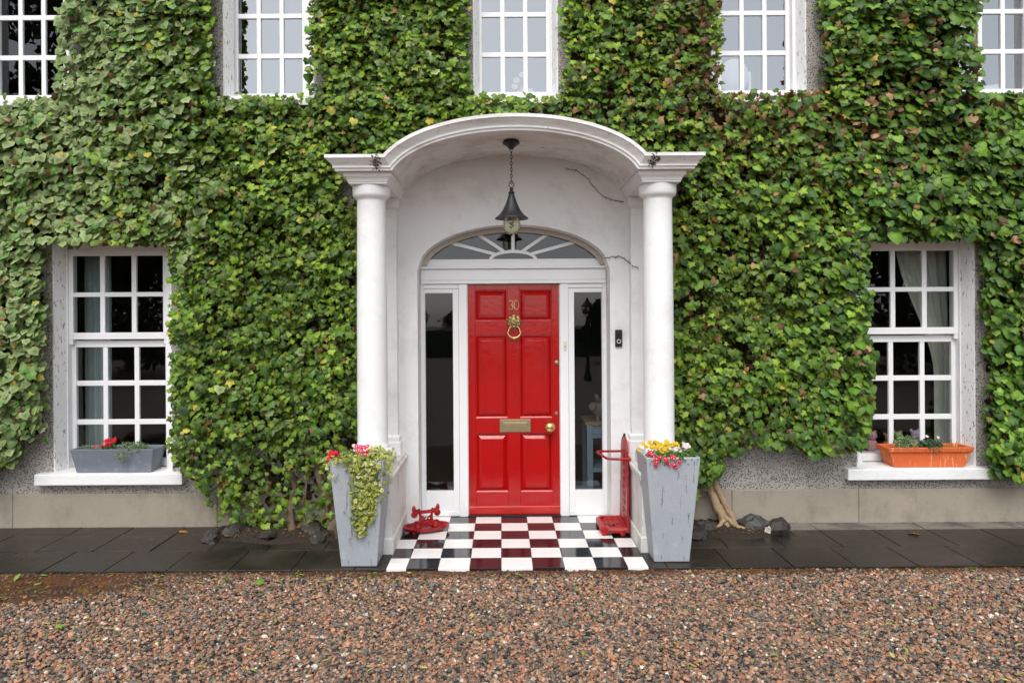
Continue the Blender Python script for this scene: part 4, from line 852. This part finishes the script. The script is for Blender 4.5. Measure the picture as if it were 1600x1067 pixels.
# ------------------------------------------------------------------ umbrella stand
ust = thing('umbrella_stand', (.80, 6.18, .004), 'red cast iron umbrella stand with a tray and loop beside the right pedestal', 'umbrella stand')
UX0, UX1, UY0, UY1 = .705, .925, 5.985, 6.40
def rr_(x0, x1, y0, y1, c_, z): return [(x0+c_, y0, z), (x1, y0, z), (x1, y1, z), (x0+c_, y1, z), (x0, y1-c_, z), (x0, y0+c_, z)]
b = MB(); b.loft([rr_(UX0+.012, UX1, UY0+.012, UY1-.012, .05, .022), rr_(UX0, UX1, UY0, UY1, .055, .03), rr_(UX0, UX1, UY0, UY1, .055, .052), rr_(UX0+.010, UX1, UY0+.012, UY1-.012, .05, .070), rr_(UX0+.03, UX1-.02, UY0+.05, UY1-.04, .04, .072), rr_(UX0+.035, UX1-.025, UY0+.055, UY1-.045, .04, .050)]); b.build('tray', m_redcast, ust, bevel=.003)
b = MB()
for q in range(3): b.box(UX0+.06+.04*q, UX0+.068+.04*q, UY0+.07, UY1-.06, .046, .058)
b.box(UX0+.05, UX1-.03, 6.18, 6.19, .046, .0565); b.blob((UX0+.11, 6.15, .056), (.03, .035, .012), 8, 6); b.build('drip_grate', m_redcast, ust)
b = MB()
for x, y in ((UX0+.03, UY0+.03), (UX1-.04, UY0+.012), (UX0+.03, UY1-.03), (UX1-.04, UY1-.03)): b.lathe([(.020, 0), (.024, .010), (.022, .03)], 8, (x, y, .004))
b.build('foot', m_redcast, ust)
b = MB(); pr_ = [(UY0+.0, .03), (UY1-.0, .03), (UY1-.02, .10), (UY1-.05, .20), (UY1-.055, .30), (UY1-.045, .36), (UY1-.07, .42), (UY1-.09, .62), (UY1-.10, .70)]
cyy = (UY0+UY1)/2-.04; prof_ = [(UY0+.0, .03), (UY0+.005, .2), (UY0+.0, .36), (UY0+.012, .42), (UY0+.02, .70)] + [(cyy-.14*math.cos(t), .70+.105*math.sin(t)) for t in [math.pi*q/10 for q in range(11)]][1:-1] + list(reversed(pr_[1:]))
b.loft([[(UX1-.004, y, z) for y, z in prof_], [(UX1+.014, y, z) for y, z in prof_]]); bp_ = b.build('back_plate', m_redcast, ust, bevel=.004)
b = MB(); b.blob((UX1+.004, cyy, .81), (.012, .018, .02), 10, 7); b.build('finial', m_iron, bp_, smooth=60)
b = MB()
for q in range(9): b.blob((UX1-.005, cyy+.02*math.sin(q*1.9), .12+.065*q), (.008, .05, .026), 8, 6)
b.build('ornament', m_redcast, bp_, smooth=60)
b = MB(); b.tube([(UX1+.012, UY0+.01, .640), (UX1-.05, UY0+.005, .640), (.775, UY0+.01, .642), (.757, UY0+.03, .643), (.715, UY1-.16, .650), (.712, UY1-.13, .651), (.73, UY1-.11, .651), (UX1+.0, UY1-.10, .651)], .0105, 8); b.blob((UX1+.016, UY0+.01, .640), .017, 8, 6); b.build('loop', m_redcast, ust, smooth=60)

# ------------------------------------------------------------------ things seen through the glass
def curtain(x0t, x1t, x0b, x1b, y, z0, z1, m_, label, tie=None, folds=7):
    b = MB(); rings = []; n = folds*6
    for q in range(15):
        f = q/14; z = z1+(z0-z1)*f; g = min(1, f/tie) if tie else f; g = g*g*(3-2*g); xa, xb = x0t+(x0b-x0t)*g, x1t+(x1b-x1t)*g; am = .022*(.4+.6*(xb-xa)/(x1t-x0t))
        fr = [(xa+(xb-xa)*i/n, y+am*math.sin(2*math.pi*folds*i/n), z) for i in range(n+1)]; rings.append(fr+[(x, yy+.006, zz) for x, yy, zz in reversed(fr)])
    tag(b.loft(rings).build('curtain', m_, smooth=60), label, 'curtain')
curtain(-4.05, -3.80, -4.05, -3.80, 6.84, .45, 2.52, m_curtb, 'pale blue grey curtain hanging inside the left window', None, 4)
curtain(3.62, 4.10, 3.98, 4.12, 6.84, .45, 2.52, m_curt, 'pale tied back curtain at the right of the right window', .62, 5)
curtain(3.05, 3.16, 3.02, 3.13, 6.84, .45, 2.52, m_curt, 'pale curtain at the left edge of the right window', None, 3)
tag(MB().box(3.02, 4.16, 6.70, 6.98, .50, .53).build('inner_window_board', m_net), 'white board inside the right window', 'shelf')
def plush(x, y, r, m_, label, ears=False):
    b = MB(); b.blob((x, y, .53+r*1.0), (r*.95, r*.8, r*1.05), 14, 10); b.blob((x, y-.02, .53+r*2.45), (r*.72, r*.65, r*.66), 14, 10)
    o = b.build('plush_toy', m_, smooth=60); tag(o, label, 'toy', 'plush toys inside the right window')
    for s_ in (-1, 1):
        e = MB()
        if ears: e.blob((x+s_*r*.38, y, .53+r*3.6), (r*.20, r*.12, r*.75), 8, 7)
        else: e.blob((x+s_*r*.55, y, .53+r*3.0), r*.26, 8, 6)
        e.build('ear', m_, o, smooth=60)
        e = MB(); e.blob((x+s_*r*.24, y-.02-r*.58, .53+r*2.55), r*.08, 6, 5); e.build('eye', m_plastic, o)
plush(3.25, 6.83, .062, m_plush[0], 'cream plush rabbit with long ears inside the right window', True)
plush(3.40, 6.88, .06, m_plush[1], 'pink plush toy beside the rabbit inside the right window'); plush(3.54, 6.84, .055, m_plush[4], 'brown plush toy in the middle of the right window')
plush(3.66, 6.90, .058, m_plush[2], 'green plush toy right of the brown one in the right window'); plush(3.80, 6.85, .065, m_plush[3], 'lilac plush toy beside the curtain of the right window')
tb = thing('console_table', (.95, 7.5, .0), 'pale blue console table seen through the right sidelight', 'table')
MB().box(.72, 1.5, 7.25, 7.75, .73, .765).build('table_top', m_oak, tb, bevel=.004)
for x, y in ((.74, 7.28), (.74, 7.70), (1.44, 7.28), (1.44, 7.70)): MB().box(x, x+.06, y-.03, y+.03, .0, .73).build('leg', m_blue, tb, bevel=.003)
MB().box(.80, 1.44, 7.27, 7.73, .60, .729).box(.79, 1.45, 7.27, 7.73, .26, .30).build('apron', m_blue, tb, bevel=.003)
b = MB(); b.blob((.93, 7.42, .88), (.13, .10, .105), 16, 11); b.blob((.82, 7.38, .90), (.05, .05, .05), 10, 8)
pg = b.build('ornament_pig', m_china, smooth=60); tag(pg, 'grey pottery pig on the table behind the right sidelight', 'ornament')
for s_ in (-1, 1):
    b = MB(); b.blob((.86, 7.40+s_*.05, .995), (.02, .03, .035), 8, 6); b.build('ear', m_china, pg, smooth=60)
    for x in (.87, 1.0): b = MB(); b.lathe([(.022, 0), (.026, .05)], 8, (x, 7.42+s_*.05, .765)); b.build('leg', m_china, pg)
mr = thing('dressing_mirror', (2.16, 6.95, 3.79), 'white oval dressing mirror back seen in the upper right window', 'mirror')
b = MB(); b.lathe([(.002, -.012), (1, -.012), (1.03, 0), (1, .012), (.002, .012)], 36); me = b.mesh('mirror_back', 40); me.transform(Matrix.Rotation(math.pi/2, 4, 'X') @ Matrix.Diagonal((.135, .165, 1, 1))); o = link('mirror_back', me, m_net, mr, loc=(2.14, 6.95, 4.12))
for s_ in (-1, 1): MB().box(2.14+s_*.15-.012, 2.14+s_*.15+.012, 6.94, 6.965, 3.80, 4.16).build('post', m_net, mr, bevel=.003)
MB().box(1.96, 2.32, 6.88, 7.06, 3.62, 3.87).build('stand', m_net, mr, bevel=.005)
tag(MB().box(1.7, 2.7, 6.80, 7.15, 3.30, 3.619).build('dresser', m_net, bevel=.005), 'white dresser under the mirror behind the upper right window', 'dresser')
vs_ = thing('flower_vase', (.09, 6.98, 3.72), 'vase of white flowers inside the upper middle window', 'vase')
b = MB(); b.lathe([(.04, 0), (.055, .03), (.05, .10), (.03, .15), (.04, .18)], 16, (.09, 6.98, 3.72)); b.build('vase', m_net, vs_, smooth=50)
for q in range(11): o = bpy.data.objects.new('blossom', BL['white']); C.objects.link(o); o.parent = vs_; o.location = (rr.gauss(.02, .07), rr.uniform(-.05, .05), rr.uniform(.2, .46)); o.scale = (.035,)*3; o.rotation_euler = (1.2, 0, 0)
b = MB()
for q in range(8): b.tube([(.09, 6.98, 3.85), (.09+rr.gauss(0, .05), 6.98, 4.05)], .004, 4)
b.build('stem', m_stem, vs_)['kind'] = 'stuff'
tag(MB().box(-.35, .45, 6.80, 7.15, 3.30, 3.718).build('bench', m_net, bevel=.005), 'white bench under the vase behind the upper middle window', 'bench')
ch = thing('white_chair', (4.55, 7.1, 3.3), 'white slanted chair back in the far right upper window', 'chair')
b = MB(); b.tube([(4.22, 6.95, 3.7), (4.38, 6.95, 4.12)], .03, 8); b.tube([(4.66, 6.95, 4.02), (4.60, 6.95, 3.7)], .03, 8); b.lathe([(.001, 0), (.16, .01), (.2, .12), (.14, .24), (.001, .27)], 20, (4.58, 7.0, 3.75)); b.build('back', m_net, ch, smooth=50)
MB().box(4.2, 4.9, 6.85, 7.3, 3.3, 3.72).build('seat', m_net, ch, bevel=.01)

# ------------------------------------------------------------------ across the drive: trees, hedge and lamp that the glass mirrors
def tree(x, y, h, r, label, n=5200, dark=1., name='broadleaf_tree', lo=.22):
    root = thing(name, (x, y, GZ), label, 'tree', 'trees across the drive'); rr = random.Random(label); b = MB(); b.tube([(0,0,0),(.05,0,h*.2),(-.05,.05,h*.5),(0,0,h*.85)], [.05*h**.8,.04*h**.8,.025*h**.8,.01], 8)
    for q in range(7): a = rr.uniform(0, 6.28); z = h*rr.uniform(.25, .6); b.tube([(0,0,z),(r*.4*math.cos(a), r*.4*math.sin(a), z+h*.12),(r*.75*math.cos(a), r*.75*math.sin(a), z+h*.2)], [.012*h, .008*h, .003*h], 6)
    local(b.build('trunk', m_bark, root, smooth=60))
    cs = [(rr.gauss(0, .45)*r, rr.gauss(0, .45)*r, h*rr.uniform(lo+.06, .92)) for _ in range(26)]; p = []
    for i in range(n):
        c_ = cs[i % 26]; v = RNG.normal(0, 1, 3); v /= np.linalg.norm(v); s_ = r*.36*RNG.random()**.4; p.append((c_[0]+v[0]*s_, c_[1]+v[1]*s_, c_[2]+v[2]*s_*.8))
    p = np.array(p); R = frames(RNG.normal(0, 1, (n, 3))+np.array([0,0,.6]), RNG.uniform(0, 6.28, n)); c_ = np.array([(.035,.065,.016),(.05,.085,.02),(.025,.05,.014)])[RNG.integers(0, 3, n)]*dark
    local(link('crown', np_mesh('crown', *stamp(ROUND[0], ROUND[1], p, R, RNG.uniform(.14, .30, n)*(h/9)**.5, c_)), m_tree, root))['kind'] = 'stuff'
tree(-19.5, -10, 15, 5.0, 'tall dark tree mirrored in the upper left windows', 9000); tree(-13, -12, 6.4, 3.8, 'dark tree mirrored in the left ground floor window', 6500, 1, 'broadleaf_tree', .1)
tree(12.8, -10.5, 6.6, 3.8, 'broad tree mirrored in the right ground floor window', 6500, 1, 'broadleaf_tree', .08); tree(16.5, -11.5, 7.4, 4, 'taller tree mirrored at the right of the right window', 5500, 1, 'broadleaf_tree', .08)
tree(4.3, -17, 2.7, 1.1, 'small tree mirrored in the right sidelight', 4200, 1, 'small_tree', .1)
for i, (x, h) in enumerate(((-11, 3.8), (-6.4, 2.7), (-3.1, 2.2), (1.4, 1.9), (9, 3.0), (14, 3.6))):
    tree(x, -30-(i % 3)*2, h, h*.62, 'distant tree number %s from the left mirrored beyond the drive' % ('one two three four five six'.split()[i]), 2600, 1, 'distant_tree', .0)
b = MB(); rings = []
for q in range(40):
    x = -40+80*q/39; rings.append([(x, -22.5, GZ), (x, -21.4, GZ), (x, -21.5+rr.uniform(-.1, .1), 1.2+rr.uniform(-.1, .1)), (x, -22.4, 1.25+rr.uniform(-.1, .1))])
tag(b.loft(rings).build('hedge', mat('hedge_leaves', (.035, .06, .018), .8, .5, 9, None, 1, 12)), 'clipped hedge across the drive mirrored in the sidelights', 'hedge')
lp_ = thing('lamp_post', (2.42, -8, GZ), 'black garden lamp post mirrored in the right sidelight', 'lamp post')
b = MB(); b.lathe([(.12, 0), (.12, .12), (.06, .3), (.04, .5), (.035, 1.75), (.05, 1.8), (.03, 1.86)], 14); local(b.build('post', m_iron, lp_, smooth=50))
b = MB(); b.lathe([(.08, 1.86), (.10, 1.88), (.02, 1.87)], 6); b.lathe([(.19, 2.16), (.20, 2.18), (.10, 2.28), (.05, 2.33), (.02, 2.42)], 6)
for q in range(6): a = 2*math.pi*q/6; b.tube([(.09*math.cos(a), .09*math.sin(a), 1.88), (.17*math.cos(a), .17*math.sin(a), 2.17)], .008, 4)
local(b.build('lantern_head', m_iron, lp_))
